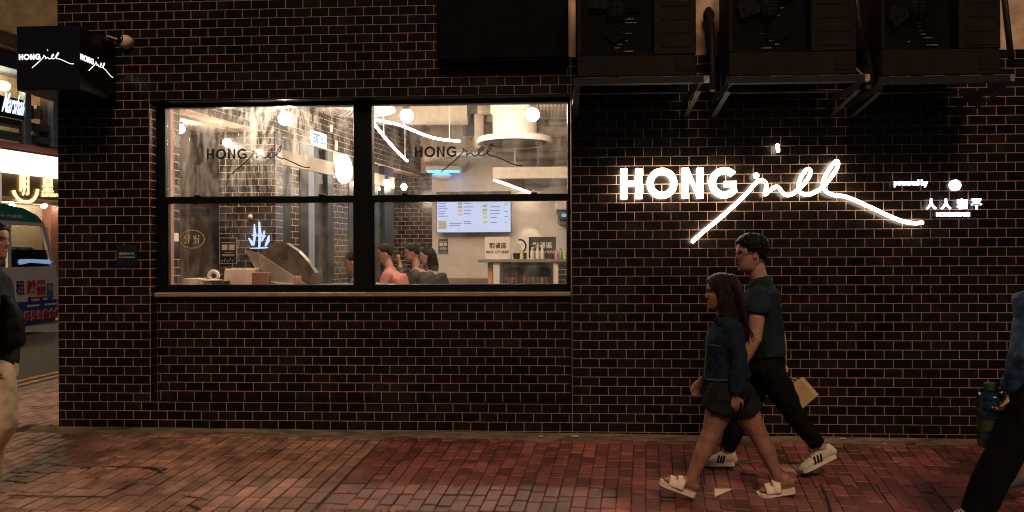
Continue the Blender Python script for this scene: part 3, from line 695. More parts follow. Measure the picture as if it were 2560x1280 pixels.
    for xx in (x0+.0, x1+.02):
        b = MB(); b.box((xx-.025, AY0-.06, z0-.070), (xx+.025, .0, z0-.063)); b.box((xx-.025, AY0-.06, z0-.12), (xx-.019, .0, z0-.07)); b.build('arm', M_rust, g)
        b = MB(); b.obox((xx-.02, AY0+.02, z0-.12), (.04, 0, 0), (0, .012, .0), (0, .55, -.09)); b.build('brace', M_rust, g)
    b = MB()
    for xx in (x0+.06, x0+.32, x1-.3, x1-.06): b.box((xx, AY0-.0, z0-.055), (xx+.16, AY0+.03, z0-.003), .003)
    b.build('shim', M_zinc, g)
# pipes and posts between the units
PIPE = [((1770, 22, -.1), (1779, 60, -.15), (1782, 225, -.5), .032, 'rusty insulated pipe running down left of the middle air conditioner'), ((1805, -60, -.12), (1806, 100, -.3), (1808, 225, -.45), .026, 'second thinner pipe beside the rusty one by the middle air conditioner'),
        ((2150, -60, -.1), (2165, 60, -.2), (2177, 215, -.5), .05, 'dark thick insulated pipe between the middle and rightmost air conditioners'), ((2180, -60, -.15), (2182, 80, -.25), (2186, 215, -.5), .03, 'thin dark pipe hugging the rightmost air conditioner'), ((2505, -60, -.1), (2518, 60, -.12), (2530, 165, -.14), .03, 'dark sloping strut at the far right of the wall')]
for a, c, d, r, lab in PIPE:
    b = MB().tube([at(*a), at(*c), at(*d)], r*.8, 10); b.build('pipe', M_rust, smooth=True, label=lab, cat='pipe')
b = MB().tube(spline([at(2125, 130, -.25), at(2135, 165, -.35), at(2155, 185, -.4), at(2172, 196, -.45)], 6), .009, 8); b.build('cable', mat('cable_grey', (.12, .10, .09), .5), smooth=True, label='loose curling cable between the middle and rightmost air conditioners', cat='cable')
b = MB().ball(at(1772, 40, -.05), (.05, .04, .07), 10, 6); b.build('pipe_stub', M_rust, smooth=True, label='blackened wall outlet behind the rusty pipe', cat='pipe')
# ================================================================== INTERIOR
FZ, CZ = .38, 3.75
M_itile = mat('glare_brown_tile', (.020, .017, .012), .2, var=.4, scale=18, rvar=.1, island=.5, bump=.05, bscale=9)  # same tile as outside, lamp glare put into its lighter brown
M_igrout = mat('interior_grout', (.60, .40, .30), .9, var=.15, scale=14)
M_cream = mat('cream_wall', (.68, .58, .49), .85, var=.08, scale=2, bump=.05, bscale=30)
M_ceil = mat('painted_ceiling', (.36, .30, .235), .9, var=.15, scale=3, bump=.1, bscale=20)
M_floor = mat('interior_floor', (.13, .10, .08), .35, var=.3, scale=5)
M_white = mat('white_paint', (.72, .66, .58), .5, var=.06); M_dark = mat('dark_frame', (.012, .012, .011), .4, var=.2)
M_bulb = glow('warm_bulb', (1.0, .80, .60), 500.0); M_bulb2 = glow('dim_warm_bulb', (1.0, .80, .60), 130.0); M_strip = glow('led_strip', (1.0, .86, .68), 42.0)
P0 = np.array([-3.73, .93, 0.]); DV = np.array([math.sin(R(11.4)), math.cos(R(11.4)), 0]); NV = np.array([DV[1], -DV[0], 0])
def S(s, n, z): return P0+DV*s+NV*n+np.array([0, 0, z])
def MS(V): return P0+np.outer(V[:, 0], DV)-np.outer(V[:, 1], NV)+np.outer(V[:, 2], (0, 0, 1.))
def s_of(u, n=0):
    lo, hi = -.5, 9
    for _ in range(50):
        m = (lo+hi)/2
        if proj(S(m, n, 1.5))[0] < u: lo = m
        else: hi = m
    return lo
def z_at(v, p): return p[2]+(proj(p)[1]-v)*proj(p)[2]/F_PX
def sbox(s0, s1, n0, n1, z0, z1): return MB().obox(S(s0, n0, z0), DV*(s1-s0), NV*(n1-n0), (0, 0, z1-z0))
MB().prism([(-4.45, .43), (5, .43), (5, 9), (-2.5, 9), (-3.5, 2.6), (-4.45, 2.6)], (0, 0, FZ-.4), (1, 0, 0), (0, 1, 0), (0, 0, .4)).build('interior_floor', M_floor, kind='structure')
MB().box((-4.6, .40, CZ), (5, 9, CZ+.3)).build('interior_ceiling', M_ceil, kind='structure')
XB0, XB1 = at(985, 600, 7.1)[0], at(1083, 600, 7.1)[0]
bw = MB().box((XB1, 7.0, FZ), (4.2, 7.4, CZ)).build('interior_back_wall', M_cream, kind='structure')
MB().box((4.0, .43, FZ), (4.2, 7.0, CZ)).build('interior_right_wall', M_cream, kind='structure')
MB().box((.02, .425, FZ), (4.0, .44, CZ)).build('interior_front_wall', M_cream, kind='structure')
def brick_rows(x0, x1, z0, z1, ph=0):
    out = []; k = 0; z = z1
    while z > z0+.02:
        zb = max(z-ROW, z0); e = [x0]+[x0+ph+(k % 2)*PIT/2+PIT*i for i in range(200) if x0+.03 < x0+ph+(k % 2)*PIT/2+PIT*i < x1-.03]+[x1]
        out += [(e[i], e[i+1], zb, z) for i in range(len(e)-1)]; z -= ROW; k += 1
    return out
# brick pier on the back wall
bp = MB().box((XB0-.05, 7.02, FZ), (XB1-.001, 7.4, CZ)).build('interior_brick_wall', M_igrout, kind='structure')
tiles_to(bp, brick_rows(XB0-.05, XB1-.004, 1.0, 3.0, .05), 7.02, 150, M_itile)
# bulkhead over the entrance side
bk = sbox(-.75, 6.35, -.22, 0, 2.95, CZ).build('interior_bulkhead', M_igrout, kind='structure')
tiles_to(bk, brick_rows(-.7, 6.3, 2.952, CZ-.01, .04), 0.0, 300, M_itile, M=MS)
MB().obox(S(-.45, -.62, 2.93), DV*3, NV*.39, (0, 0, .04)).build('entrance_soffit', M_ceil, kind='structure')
# pillar
px0, px1 = at(548, 500, 2.0)[0], at(690, 500, 2.0)[0]
pil = empty('tiled_pillar', ((px0+px1)/2, 2.1, FZ), 'square dark tiled pillar standing inside the left window', 'pillar')
core = MB().box((px0, 2.0, FZ), (px1, 2.22, 2.945)).build('core', M_igrout, pil)
tiles_to(pil, brick_rows(px0, px1, .9, 2.943, .075), 2.0, 150, M_itile)
rest = MB()
for k, r in enumerate(brick_rows(0, .22, .9, 2.943, .11)):
    V, Fc = tile_geo(r[1]-r[0], r[3]-r[2]); V = V+np.array([(r[0]+r[1])/2, 0, (r[2]+r[3])/2]); rest.add(np.stack([px1-V[:, 1], 2.0+V[:, 0], V[:, 2]], 1), Fc)
place('side_tile', rest.mesh('side_tile'), M_itile, pil, kind='stuff')
# left return wall beside the window
xw = at(416, 450, .44)[0]
lw = MB().box((xw-.25, .4205, FZ), (xw, .70, CZ)).build('interior_left_return', M_igrout, kind='structure')
rest = MB()
for r in brick_rows(0, .29, .9, 3.2, .1):
    V, Fc = tile_geo(r[1]-r[0], r[3]-r[2]); V = V+np.array([(r[0]+r[1])/2, 0, (r[2]+r[3])/2]); rest.add(np.stack([xw-V[:, 1], .425+V[:, 0]*.95, V[:, 2]], 1), Fc)
place('tile', rest.mesh('return_tile'), M_itile, lw, kind='stuff')
# entrance screen left of the pillar
ex0, ex1 = at(430, 500, 2.08)[0]-.5, px0-.002
scr = empty('entrance_screen', ((ex0+ex1)/2, 2.08, FZ), 'glazed entrance screen with dark frame left of the tiled pillar', 'door')
zt0, zt1 = at(500, 541, 2.06)[2], at(500, 521, 2.06)[2]
for a, c, z0, z1, nm in ((ex1-.11, ex1, FZ, 2.93, 'jamb'), (ex0, ex1-.111, zt0, zt1, 'transom'), (ex0, ex0+.08, FZ, zt0-.001, 'jamb'), (ex0+.081, ex1-.111, FZ, FZ+.12, 'bottom_rail')): MB().box((a, 2.05, z0), (c, 2.11, z1), .004).build(nm, M_dark, scr)
MB().box((ex0+.01, 2.075, FZ+.1), (ex1-.1, 2.083, zt0+.01)).build('pane', glass('door_glass', (.72, .70, .62), .2, dirt=.18, dscale=2), scr)
MB().box((ex0+.01, 2.075, zt1-.01), (ex1-.1, 2.083, 2.92)).build('pane', glass('fanlight_glass', (.8, .78, .72), .2, dirt=.55, dscale=1.6), scr)
c = at(480, 598, 2.07); r = .145
M_gold = mat('gold_vinyl', (.62, .50, .33), .6)
b = MB().tube([c+np.array([r*math.cos(t/14*math.pi), 0, .105*math.sin(t/14*math.pi)]) for t in range(28)], .004, 5, closed=True); b.build('oval_emblem', M_gold, scr)
b = MB()
for dx in (-.06, .055):
    for (x0, z0, x1, z1) in ((-.035, .04, -.02, .0), (-.01, .05, -.01, -.05), (.02, .05, .03, .02), (-.04, 0, .035, .005), (.02, .0, .02, -.05), (-.03, -.03, -.03, -.055)):
        b.tube([c+np.array([dx+x0, -.003, z0]), c+np.array([dx+x1, -.003, z1])], .0045, 5)
b.build('emblem_strokes', M_gold, scr)
b = MB(); put_text(b, 'IOH', at(443, 446, .735), at(472, 448, .735), .10, .002, .0); b.build('lettering_decal', M_decal, scr)
MB().box((at(438, 446, .745)[0]-.02, .74, FZ), (at(474, 446, .745)[0], .748, 2.9)).build('pane', glass('side_glass', (.9, .9, .86), .2, dirt=.12), scr)
# doors and piers along the side wall behind the pillar
side = empty('glazed_side_front', S(3, 0, FZ), 'glazed side front with dark posts and tiled piers under the bulkhead', 'door')
def post(u0, u1, nm='post', m=M_dark, z1=2.945, n0=-.08, n1=0, z0=FZ): return sbox(s_of(u0), s_of(u1), n0, n1, z0, z1).build(nm, m, side)
for (u0, u1) in ((706, 727), (751, 771), (788, 797), (820, 834), (873, 884), (930, 946), (962, 985)): post(u0, u1)
for (u0, u1) in ((728, 750), (835, 872)):
    pr = post(u0, u1, 'pier', M_igrout, n0=-.2, n1=-.01)
    tiles_to(side, [(s_of(u0)+.002+a, s_of(u0)+a2, b_, c_) for a, a2, b_, c_ in brick_rows(0, s_of(u1)-s_of(u0), 1.0, 2.6, .05)], 0.01, 90, M_itile, M=MS)
post(772, 787, 'leaf_edge', mat('blue_grey_trim', (.18, .20, .26), .4)); sbox(s_of(706), s_of(985), -.081, .012, 2.62, 2.80).build('head_rail', mat('taupe_rail', (.26, .21, .15), .6), side)
sbox(s_of(706), s_of(985), -.045, -.038, FZ, 2.62).build('pane', glass('side_front_glass', (.62, .60, .52), .3, dirt=.12), side)
MB().obox(S(s_of(700), -1.5, FZ-.3), DV*4.5, NV*-.1, (0, 0, 3.2)).build('passage_wall', M_cream, kind='structure')
# EXIT sign
e0 = S(s_of(783, .35), .35, 0); e1 = S(s_of(818, .35), .35, 0); z0 = z_at(361, np.array([e0[0], e0[1], 1.5])); z1 = z_at(325, np.array([e0[0], e0[1], 1.5]))
ex = empty('exit_sign', (e0+e1)/2+np.array([0, 0, z0]), 'hanging white and blue exit sign with Chinese characters', 'sign')
MB().obox(e0+np.array([0, 0, z0]), e1-e0, -NV*.03, (0, 0, z1-z0), .004).build('box', glow('exit_face', (.80, .88, 1), 1.5), ex)
b = MB(); L = e1-e0; o = NV*.002
put_text(b, 'EXIT', e0+L*.06+o+np.array([0, 0, z0+.03]), e0+L*.48+o+np.array([0, 0, z0+.03]), z1-z0-.06, .003, .02); put_text(b, '出口', e0+L*.54+o+np.array([0, 0, z0+.03]), e0+L*.94+o+np.array([0, 0, z0+.03]), z1-z0-.06, .003, .02)
b.build('lettering', mat('exit_blue', (.01, .06, .36), .5, var=0), ex)
for t in (.08, .85): q = e0+L*t-NV*.015; MB().cyl((q[0], q[1], z1), (q[0], q[1], CZ), .006, 8).build('rod', M_dark, ex)
# round lightbox
q = S(s_of(855, .1), .1, 1.5); zc = z_at(422, q); rad = 36*proj(q)[2]/F_PX
rl = empty('round_lightbox', (q[0], q[1], zc-rad), 'round bright lightbox glowing on the interior side wall', 'sign')
t = MB().lathe((0, 0, 0), [(rad*.94, -.07), (rad, -.06), (rad, .0)], 32, 'y'); V = t.verts(); c = np.array([q[0], q[1], zc])
W = c+np.outer(V[:, 0], DV)-np.outer(V[:, 1], NV)+np.outer(V[:, 2], (0, 0, 1.)); MB().add(W, t.f).build('drum', glow('lightbox_face', (1, .90, .78), 5), rl)
MB().obox(c-DV*.05-NV*.101-np.array([0, 0, .05]), DV*.1, NV*.09, (0, 0, .1)).build('bracket', M_dark, rl)
for u, v, hh in ((828, 320, .10), (840, 363, .13)):
    q = S(s_of(u, .02), .02, 1.5); z = z_at(v, q); MB().obox((q[0], q[1], z-hh/2), DV*.07, NV*-.018, (0, 0, hh), .006).build('wall_sensor', M_white, label='small white sensor box on the tiled bulkhead '+('above the exit sign' if v < 340 else 'above the round lightbox'), cat='sensor')
# globe lamps
LAMPS = [(712, 297, .5, .06, 'bright globe lamp hanging near the tiled bulkhead in the left window'), (568, 357, 1.55, .045, 'small globe lamp by the pillar top in the left window'), (1017, 290, 2.3, .075, 'bright globe lamp at the upper left of the right window'), (1332, 287, 2.2, .075, 'bright globe lamp above the round ceiling disc in the right window'),
         (967, 457, 5.0, .05, 'small far globe in place of a reflection left of its twin in the right window'), (1010, 467, 5.8, .05, 'small far globe in place of a reflection nearer the brick wall in the right window'), (450, 322, 1.3, .05, 'globe lamp at the far left edge of the left window')]  # the twin far globes are reflected lights built as hung lamps
for u, v, Y, r, lab in LAMPS:
    c = at(u, v, Y); e = empty('globe_lamp', (c[0], c[1], c[2]-r), lab, 'lamp', 'globe lamps in the restaurant')
    MB().ball(c, r, 16, 10).build('globe', M_bulb if r > .055 else M_bulb2, e, smooth=True); top = CZ if (c-P0)@NV > .02 else 2.93
    MB().lathe((c[0], c[1], c[2]+r*.9), [(r*.55, 0), (r*.6, .05), (r*.2, .07)], 14).build('cap', M_dark, e); MB().cyl((c[0], c[1], c[2]+r+.06), (c[0], c[1], top), .005, 8).build('cord', M_dark, e)
# LED line pendants
for pts, lab in (([(938, 299, 2.6), (1000, 313, 3.0), (1060, 337, 3.5), (1100, 348, 3.9), (1148, 353, 4.3)], 'long wavy glowing light strip hanging in the right window'), ([(932, 306, 2.6), (965, 347, 3.6), (1000, 386, 4.6), (1018, 402, 5.1)], 'short straight glowing light strip slanting down in the right window')):
    P = spline([at(*p) for p in pts], 6); e = empty('light_strip', P[0], lab, 'light strip', 'light strips in the restaurant')
    MB().rtube(P, .016, 8).build('tube', M_strip, e, smooth=True)
    for t in (.3, .85):
        q = P[int(len(P)*t)]; MB().cyl((q[0], q[1], q[2]+.012), (q[0], q[1], CZ), .006, 8).build('hanger', M_white, e)
# ceiling plant
c = at(1287, 360, 3.8)
e = empty('ceiling_disc', c, 'round white ceiling disc with a drum above it', 'ceiling vent')
MB().lathe(c, [(.36, .03), (.505, .0), (.515, .05), (.50, .075), (.3, .09)], 40).build('ring', M_white, e, angle=35); MB().lathe(c+np.array([0, 0, .09]), [(.33, 0), (.30, .02), (.30, .30), (.33, .33), (.33, CZ-c[2]-.09)], 32).build('drum', M_white, e, angle=35)
MB().lathe(c, [(.36, .032), (.42, .012), (.42, .005), (.36, .02)], 40).build('shadow_gap', M_dark, e)
c = at(890, 279, 2.9)
e = empty('ribbed_disc', c, 'ribbed white ceiling disc cut off by the window top', 'ceiling vent')
MB().lathe(c, [(.1, .05), (.42, .0), (.49, .02), (.48, .06), (.1, .08)], 40).build('plate', M_white, e, angle=35)
b = MB()
for k in range(28): a = k*2*math.pi/28; b.tube([c+np.array([.16*math.cos(a), .16*math.sin(a), .036]), c+np.array([.41*math.cos(a), .41*math.sin(a), .0])], .006, 5)
b.build('rib', M_ceil, e, kind='stuff'); MB().cyl(c+np.array([0, 0, .08]), (c[0], c[1], CZ), .05, 14).build('stem', M_white, e)
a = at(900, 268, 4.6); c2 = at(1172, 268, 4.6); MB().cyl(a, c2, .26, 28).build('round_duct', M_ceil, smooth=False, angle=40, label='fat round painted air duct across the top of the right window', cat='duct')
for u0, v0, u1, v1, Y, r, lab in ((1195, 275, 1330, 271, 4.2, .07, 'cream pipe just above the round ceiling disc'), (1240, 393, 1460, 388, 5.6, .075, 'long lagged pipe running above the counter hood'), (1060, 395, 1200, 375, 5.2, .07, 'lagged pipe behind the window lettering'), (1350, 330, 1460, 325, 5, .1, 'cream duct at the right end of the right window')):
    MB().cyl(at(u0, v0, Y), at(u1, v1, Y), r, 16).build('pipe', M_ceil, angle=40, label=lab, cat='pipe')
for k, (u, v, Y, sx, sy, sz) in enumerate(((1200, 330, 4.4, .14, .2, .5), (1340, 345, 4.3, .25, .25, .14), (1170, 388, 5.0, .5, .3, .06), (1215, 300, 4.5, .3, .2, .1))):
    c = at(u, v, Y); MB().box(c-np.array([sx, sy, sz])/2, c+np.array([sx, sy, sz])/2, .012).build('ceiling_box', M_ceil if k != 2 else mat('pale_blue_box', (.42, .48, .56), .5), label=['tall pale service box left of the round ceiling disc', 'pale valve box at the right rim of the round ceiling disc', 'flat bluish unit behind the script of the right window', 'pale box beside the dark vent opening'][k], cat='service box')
c = at(1177, 312, 5.0); MB().box(c-np.array([.12, .03, .16]), c+np.array([.12, .03, .16])).build('vent_opening', mat('dark_blue_vent', (.03, .04, .06), .4), label='dark bluish vent opening left of the round ceiling disc', cat='vent')
a = at(1350, 285, 4.0); e = empty('perforated_panel', a, 'perforated cream ceiling panel in the top right of the window', 'ceiling panel')
MB().box((a[0], 3.2, a[2]), (a[0]+1.2, 4.4, a[2]+.03)).build('panel', M_white, e); b = MB()
for i in range(24):
    for j in range(12): b.box((a[0]+.02+i*.049, 3.23+j*.095, a[2]-.003), (a[0]+.046+i*.049, 3.28+j*.095, a[2]-.0005))
b.build('hole', mat('panel_hole', (.2, .15, .11), .9, var=0), e, kind='stuff')
b = MB().box((-2.2, 6.2, 3.25), (3.5, 6.45, CZ-.001)); b.build('ceiling_beam', M_ceil, kind='structure')
# blue lamp / fly trap
c = at(1105, 425, 6.75); e = empty('blue_lamp', c, 'blue glowing insect lamp high on the white back wall', 'lamp')
MB().box(c+np.array([-.28, -.12, -.02]), c+np.array([.33, .24, .06]), .01).build('housing', M_white, e); MB().box(c+np.array([-.26, -.10, -.035]), c+np.array([.31, .1, -.0205]), .005).build('tube', glow('uv_tube', (.04, .28, 1), 6), e); MB().ball(c+np.array([-.02, .1, -.10]), (.18, .12, .07), 16, 8).build('tray', M_white, e, smooth=True)
# hood over the counter
a = at(1232, 447, 4.6); zt = at(1232, 418, 4.6)[2]
e = empty('counter_hood', (a[0]+1, 5.7, a[2]), 'cream box hood hanging over the counter with a light line along its edge', 'hood')
MB().box((a[0], 4.6, a[2]), (a[0]+2.2, 4.68, zt), .004).build('front_board', M_cream, e); MB().obox((a[0], 4.681, a[2]), DV*2.3, (.06, 0, 0), (0, 0, zt-a[2])).build('side_board', M_cream, e); MB().prism([(a[0]+.08, 4.681), (a[0]+2.2, 4.681), (a[0]+2.2, 6.9), (a[0]+.08+DV[0]*2.25, 6.9)], (0, 0, zt-.06), (1, 0, 0), (0, 1, 0), (0, 0, .05)).build('soffit', mat('teal_soffit', (.26, .33, .32), .7), e)
MB().obox((a[0]+.002, 4.7, a[2]-.02), DV*2.28, (.03, 0, 0), (0, 0, .019)).build('light_line', M_strip, e)
for t in (.3, 1.9):
    MB().cyl((a[0]+t, 5.2, zt), (a[0]+t, 5.2, CZ), .012, 8).build('hanger', M_white, e)
# spot lamp washing the wall
c = at(1322, 462, 6.55); e = empty('spot_lamp', c, 'small spot lamp under the hood washing the back wall', 'lamp')
MB().cyl(c, c+np.array([0, 0, .12]), .04, 14).build('can', M_dark, e); MB().cyl(c+np.array([0, 0, .12]), (c[0], c[1], zt-.06), .01, 8).build('stem', M_dark, e)
ld = bpy.data.lights.new('spot_light', 'SPOT'); ld.energy = 34; ld.spot_size = R(38); ld.spot_blend = .15; ld.color = (1, .88, .72); ld.shadow_soft_size = .02
lo = bpy.data.objects.new('spot_light', ld); col_.objects.link(lo); lo.parent = e; lo.location = (0, 0, -.01); lo.rotation_euler = (R(14), 0, 0)
# menu screen
a = at(1091, 583, 6.72); c = at(1278, 478, 6.72)
e = empty('menu_screen', ((a[0]+c[0])/2, 6.75, a[2]), 'wall screen showing a pale blue menu on the white back wall', 'screen')
MB().box((a[0], 6.72, a[2]), (c[0], 6.78, c[2]), .006).build('casing', M_dark, e); MB().box((a[0]+.4, 6.78, a[2]+.2), (c[0]-.4, 6.998, c[2]-.2)).build('wall_mount', M_dark, e)
MB().box((a[0]+.012, 6.716, a[2]+.014), (c[0]-.012, 6.7195, c[2]-.10)).build('display', glow('display_blue', (.55, .68, 1.0), .8), e)
W, H = c[0]-a[0], c[2]-a[2]; M_ink = mat('menu_ink', (.05, .08, .3), .6, var=0, emit=(.12, .2, .6), estr=.5)
b = MB(); rs = random.Random(4)
for cx, w, rows in ((.03, .17, (.70, .64, .58, .52, .46, .40, .22, .17)), (.37, .16, (.78, .71, .62, .54, .46, .27, .22)), (.72, .14, (.78, .62, .53, .45, .36, .24)), (.91, .05, (.75, .68, .5, .38, .25))):
    for z in rows:
        z += .0; L = w*rs.uniform(.5, 1)
        if cx == .03 and z < .3: cx2 = .17
        else: cx2 = cx
        b.box((a[0]+W*cx2, 6.7145, a[2]+H*z), (a[0]+W*(cx2+L), 6.7158, a[2]+H*(z+.018)))
b.build('menu_line', M_ink, e, kind='stuff')
cols = [(.75, .55, .2), (.45, .35, .2), (.3, .4, .2), (.65, .5, .35), (.7, .6, .25)]
k = 0
for cx, rows, w in ((.29, (.77, .68, .60, .51, .42), .06), (.62, (.77, .62, .52, .44, .34, .23), .06), (.025, (.10,), .11)):
    for z in rows:
        g = glow('dish%d' % (k % 5), cols[k % 5], .7); hh = .062 if w < .1 else .20
        MB().box((a[0]+W*cx, 6.7142, a[2]+H*z), (a[0]+W*(cx+w), 6.7157, a[2]+H*(z+hh))).build('dish_picture', g, e); k += 1
MB().box((a[0]+W*.02, 6.7142, a[2]+H*.835), (a[0]+W*.25, 6.7157, a[2]+H*.862)).build('header_picture', glow('dish_green', (.25, .5, .15), .7), e)
# poster, bench, salmon apron, counter
M_paper = mat('off_white_paper', (.68, .60, .50), .8, var=.05)
def poster(nm, a, c, y, label, M=None):
    e = empty(nm, ((a[0]+c[0])/2, y, a[2]), label, 'poster'); w, h = c[0]-a[0], c[2]-a[2]
    MB().box((a[0], y, a[2]), (c[0], y+.004, c[2])).build('border', M_paper, e); MB().box((a[0]+.03*w, y-.001, a[2]+.02*h), (c[0]-.03*w, y-.0002, c[2]-.02*h)).build('sheet', mat('black_print', (.008, .008, .009), .4, var=0), e)
    for t in (.14, .54): MB().box((a[0]+w*t, y-.002, a[2]+h*.52), (a[0]+w*(t+.32), y-.0012, a[2]+h*.73)).build('blank_square', M_paper, e)
    for z, t in ((.80, .75), (.42, .5), (.34, .7), (.29, .7)): MB().box((a[0]+w*(1-t)/2, y-.002, a[2]+h*z), (a[0]+w*(1+t)/2, y-.0012, a[2]+h*(z+.02))).build('print_line', M_paper, e)
    for k in range(5): MB().tube([(a[0]+w*(.12+.15*k), y-.0015, a[2]+h*.08), (a[0]+w*(.2+.15*k), y-.0015, a[2]+h*(.2 if k % 2 else .14))], .0035, 5).build('print_stroke', M_paper, e)
poster('poster', at(1095, 635, 6.98), at(1121, 596, 6.98), 6.985, 'small black poster with two pale squares on the white back wall')
poster('window_poster', at(549.5, 659, .185), at(593, 594, .185), .18, 'black poster with two pale squares stuck inside the left window')
e = empty('return_poster', (xw+.004, .56, at(425, 636, .55)[2]), 'black poster with pale squares on the tiled wall at the window edge', 'poster'); z0, z1 = at(425, 640, .55)[2], at(425, 555, .55)[2]
MB().box((xw+.006, .44, z0), (xw+.009, .68, z1)).build('sheet', mat('black_print', (.01, .01, .01), .4), e); [MB().box((xw+.0095, y0, z0+.14), (xw+.0105, y0+.09, z0+.22)).build('blank_square', M_paper, e) for y0 in (.46, .56)]
MB().box((XB1+.02, 6.5, FZ), (at(1222, 700, 6.5)[0], 6.995, at(1100, 697, 6.5)[2]), .01).build('bench', mat('bench_wood', (.20, .14, .09), .5), label='low brown bench along the foot of the white back wall', cat='bench')
YK = 4.75; zk = at(1300, 648, YK)[2]; zk0 = at(1300, 656, YK)[2]; xk = at(1195, 648, YK)[0]
e = empty('service_counter', (xk+1, 5.1, FZ), 'white tiled service counter with grey top and a built-in drinks fridge', 'counter')
MB().box((xk, YK, zk0), (xk+2.6, YK+.75, zk), .006).build('worktop', mat('grey_worktop', (.20, .17, .15), .4), e)
def ux(u, Y=YK+.06): return at(u, 680, Y)[0]
MB().box((ux(1233), YK+.06, FZ), (ux(1249), YK+.7, zk0-.001)).build('end_panel', M_white, e); MB().box((ux(1384), YK+.06, FZ), (ux(1395), YK+.7, zk0-.001)).build('end_panel', M_white, e); MB().box((ux(1395)+.001, YK+.08, FZ), (ux(1500), YK+.7, zk0-.001)).build('picture_panel', M_igrout, e)
for z in np.arange(FZ+.15, zk0, .15): MB().box((ux(1233), YK+.0585, z), (ux(1249), YK+.0598, z+.004)).build('joint', M_igrout, e)
tiles_to(e, brick_rows(ux(1396), ux(1440), zk0-.36, zk0-.03, .03), YK+.08, 60, M_itile)
fr = MB(); x0, x1 = ux(1250), ux(1383); zt = zk0-.004
for p, q in (((x0, YK+.07, zt-.07), (x1, YK+.12, zt)), ((x0, YK+.07, FZ), (x0+.04, YK+.12, zt-.071)), ((x1-.04, YK+.07, FZ), (x1, YK+.12, zt-.071))): fr.box(p, q)
fr.build('fridge_frame', M_dark, e); MB().box((x0, YK+.6, FZ), (x1, YK+.65, zt)).build('fridge_back', mat('fridge_lining', (.20, .18, .15), .5), e); MB().box((x0+.04, YK+.09, FZ), (x1-.04, YK+.095, zt-.07)).build('fridge_glass', glass('fridge_glass', (.8, .8, .75), .3, dirt=.06), e)
zs = at(1300, 709, YK+.3)[2]-.02; MB().box((x0+.04, YK+.15, zs-.015), (x1-.04, YK+.58, zs)).build('fridge_shelf', M_steel, e)
cc = [(.6, .18, .3), (.62, .2, .32), (.3, .25, .22), (.02, .02, .02), (.6, .12, .2), (.45, .1, .25), (.15, .4, .06), (.12, .38, .05), (.65, .45, .2), (.55, .2, .3)]
names = ['pink', 'rose', 'grey', 'black', 'red', 'plum', 'lime green', 'dark green', 'amber', 'coral']
for k, cl in enumerate(cc):
    x = x0+.10+k*(x1-x0-.2)/9; MB().lathe((x, YK+.28, zs), [(.026, 0), (.031, .008), (.031, .105), (.024, .118)], 12).build('drink_can', mat('can_'+names[k].replace(' ', '_'), cl, .35, var=.1), label='%s drink can on the shelf of the counter fridge' % names[k], cat='can', group='cans in the fridge', angle=40)
MB().box((ux(1217), YK+.2, FZ), (ux(1232), YK+.5, at(1225, 655, YK+.2)[2]-.002), .02).build('salmon_bin', mat('salmon_plastic', (.62, .28, .17), .6), label='tall narrow salmon bin at the left end of the counter', cat='bin')
# things on the counter
def sign_board(nm, u0, u1, v0, v1, m, mt, lines, label):
    a = at(u0, v1, YK+.2); c = at(u1, v0, YK+.2); e = empty(nm, ((a[0]+c[0])/2, YK+.2, zk), label, 'sign')
    MB().box((a[0], YK+.2, zk+.012), (c[0], YK+.206, c[2]), .002).build('board', m, e); MB().box((a[0]+.03, YK+.13, zk+.0005), (c[0]-.03, YK+.27, zk+.0115), .003).build('foot', m, e)
    w, h = c[0]-a[0], c[2]-zk
    for t, z, hh, xa, xb in lines: b = MB(); put_text(b, t, (a[0]+w*xa, YK+.1985, zk+h*z), (a[0]+w*xb, YK+.1985, zk+h*z), h*hh, .002, .02); b.build('lettering', mt, e)
sign_board('pickup_sign', 1212, 1275, 592, 640, M_paper, M_decal, (('取餐區', .48, .26, .18, .86), ('PICK UP HERE', .26, .12, .06, .95)), 'white counter sign reading pick up here in two languages')
sign_board('order_sign', 1322, 1390, 592, 640, M_dark, M_paper, (('點餐區', .48, .28, .14, .86), ('ORDER HERE', .26, .12, .06, .95)), 'black counter sign reading order here in two languages')
c = at(1292, 640, YK+.1); e = empty('straw_cup', (c[0], c[1], zk), 'black cup full of white paper straws on the counter', 'cup')
MB().lathe((c[0], c[1], zk), [(.05, 0), (.06, .09), (.055, .09), (.048, .02)], 18).build('cup', M_dark, e, angle=40); b = MB()
for k in range(22): a_ = k*2.4; b.tube([(c[0]+.03*math.cos(a_), c[1]+.03*math.sin(a_), zk+.04), (c[0]+.10*math.cos(a_)*(.4+.6*(k % 5)/4), c[1]+.07*math.sin(a_), zk+.23+.02*(k % 3))], .005, 5)
b.build('straws', M_white, e, kind='stuff')
b = MB(); c = at(1300, 612, YK+.42)
b.tube([c+np.array([.09*math.cos(R(t)), 0, .1*math.sin(R(t))-.02]) for t in range(-60, 120, 15)], .014, 6); b.box((c[0]-.1, c[1]-.05, zk+.001), (c[0]+.1, c[1]+.05, zk+.1), .01); b.build('coffee_machine', M_dark, label='small black curved machine behind the straw cup', cat='machine')
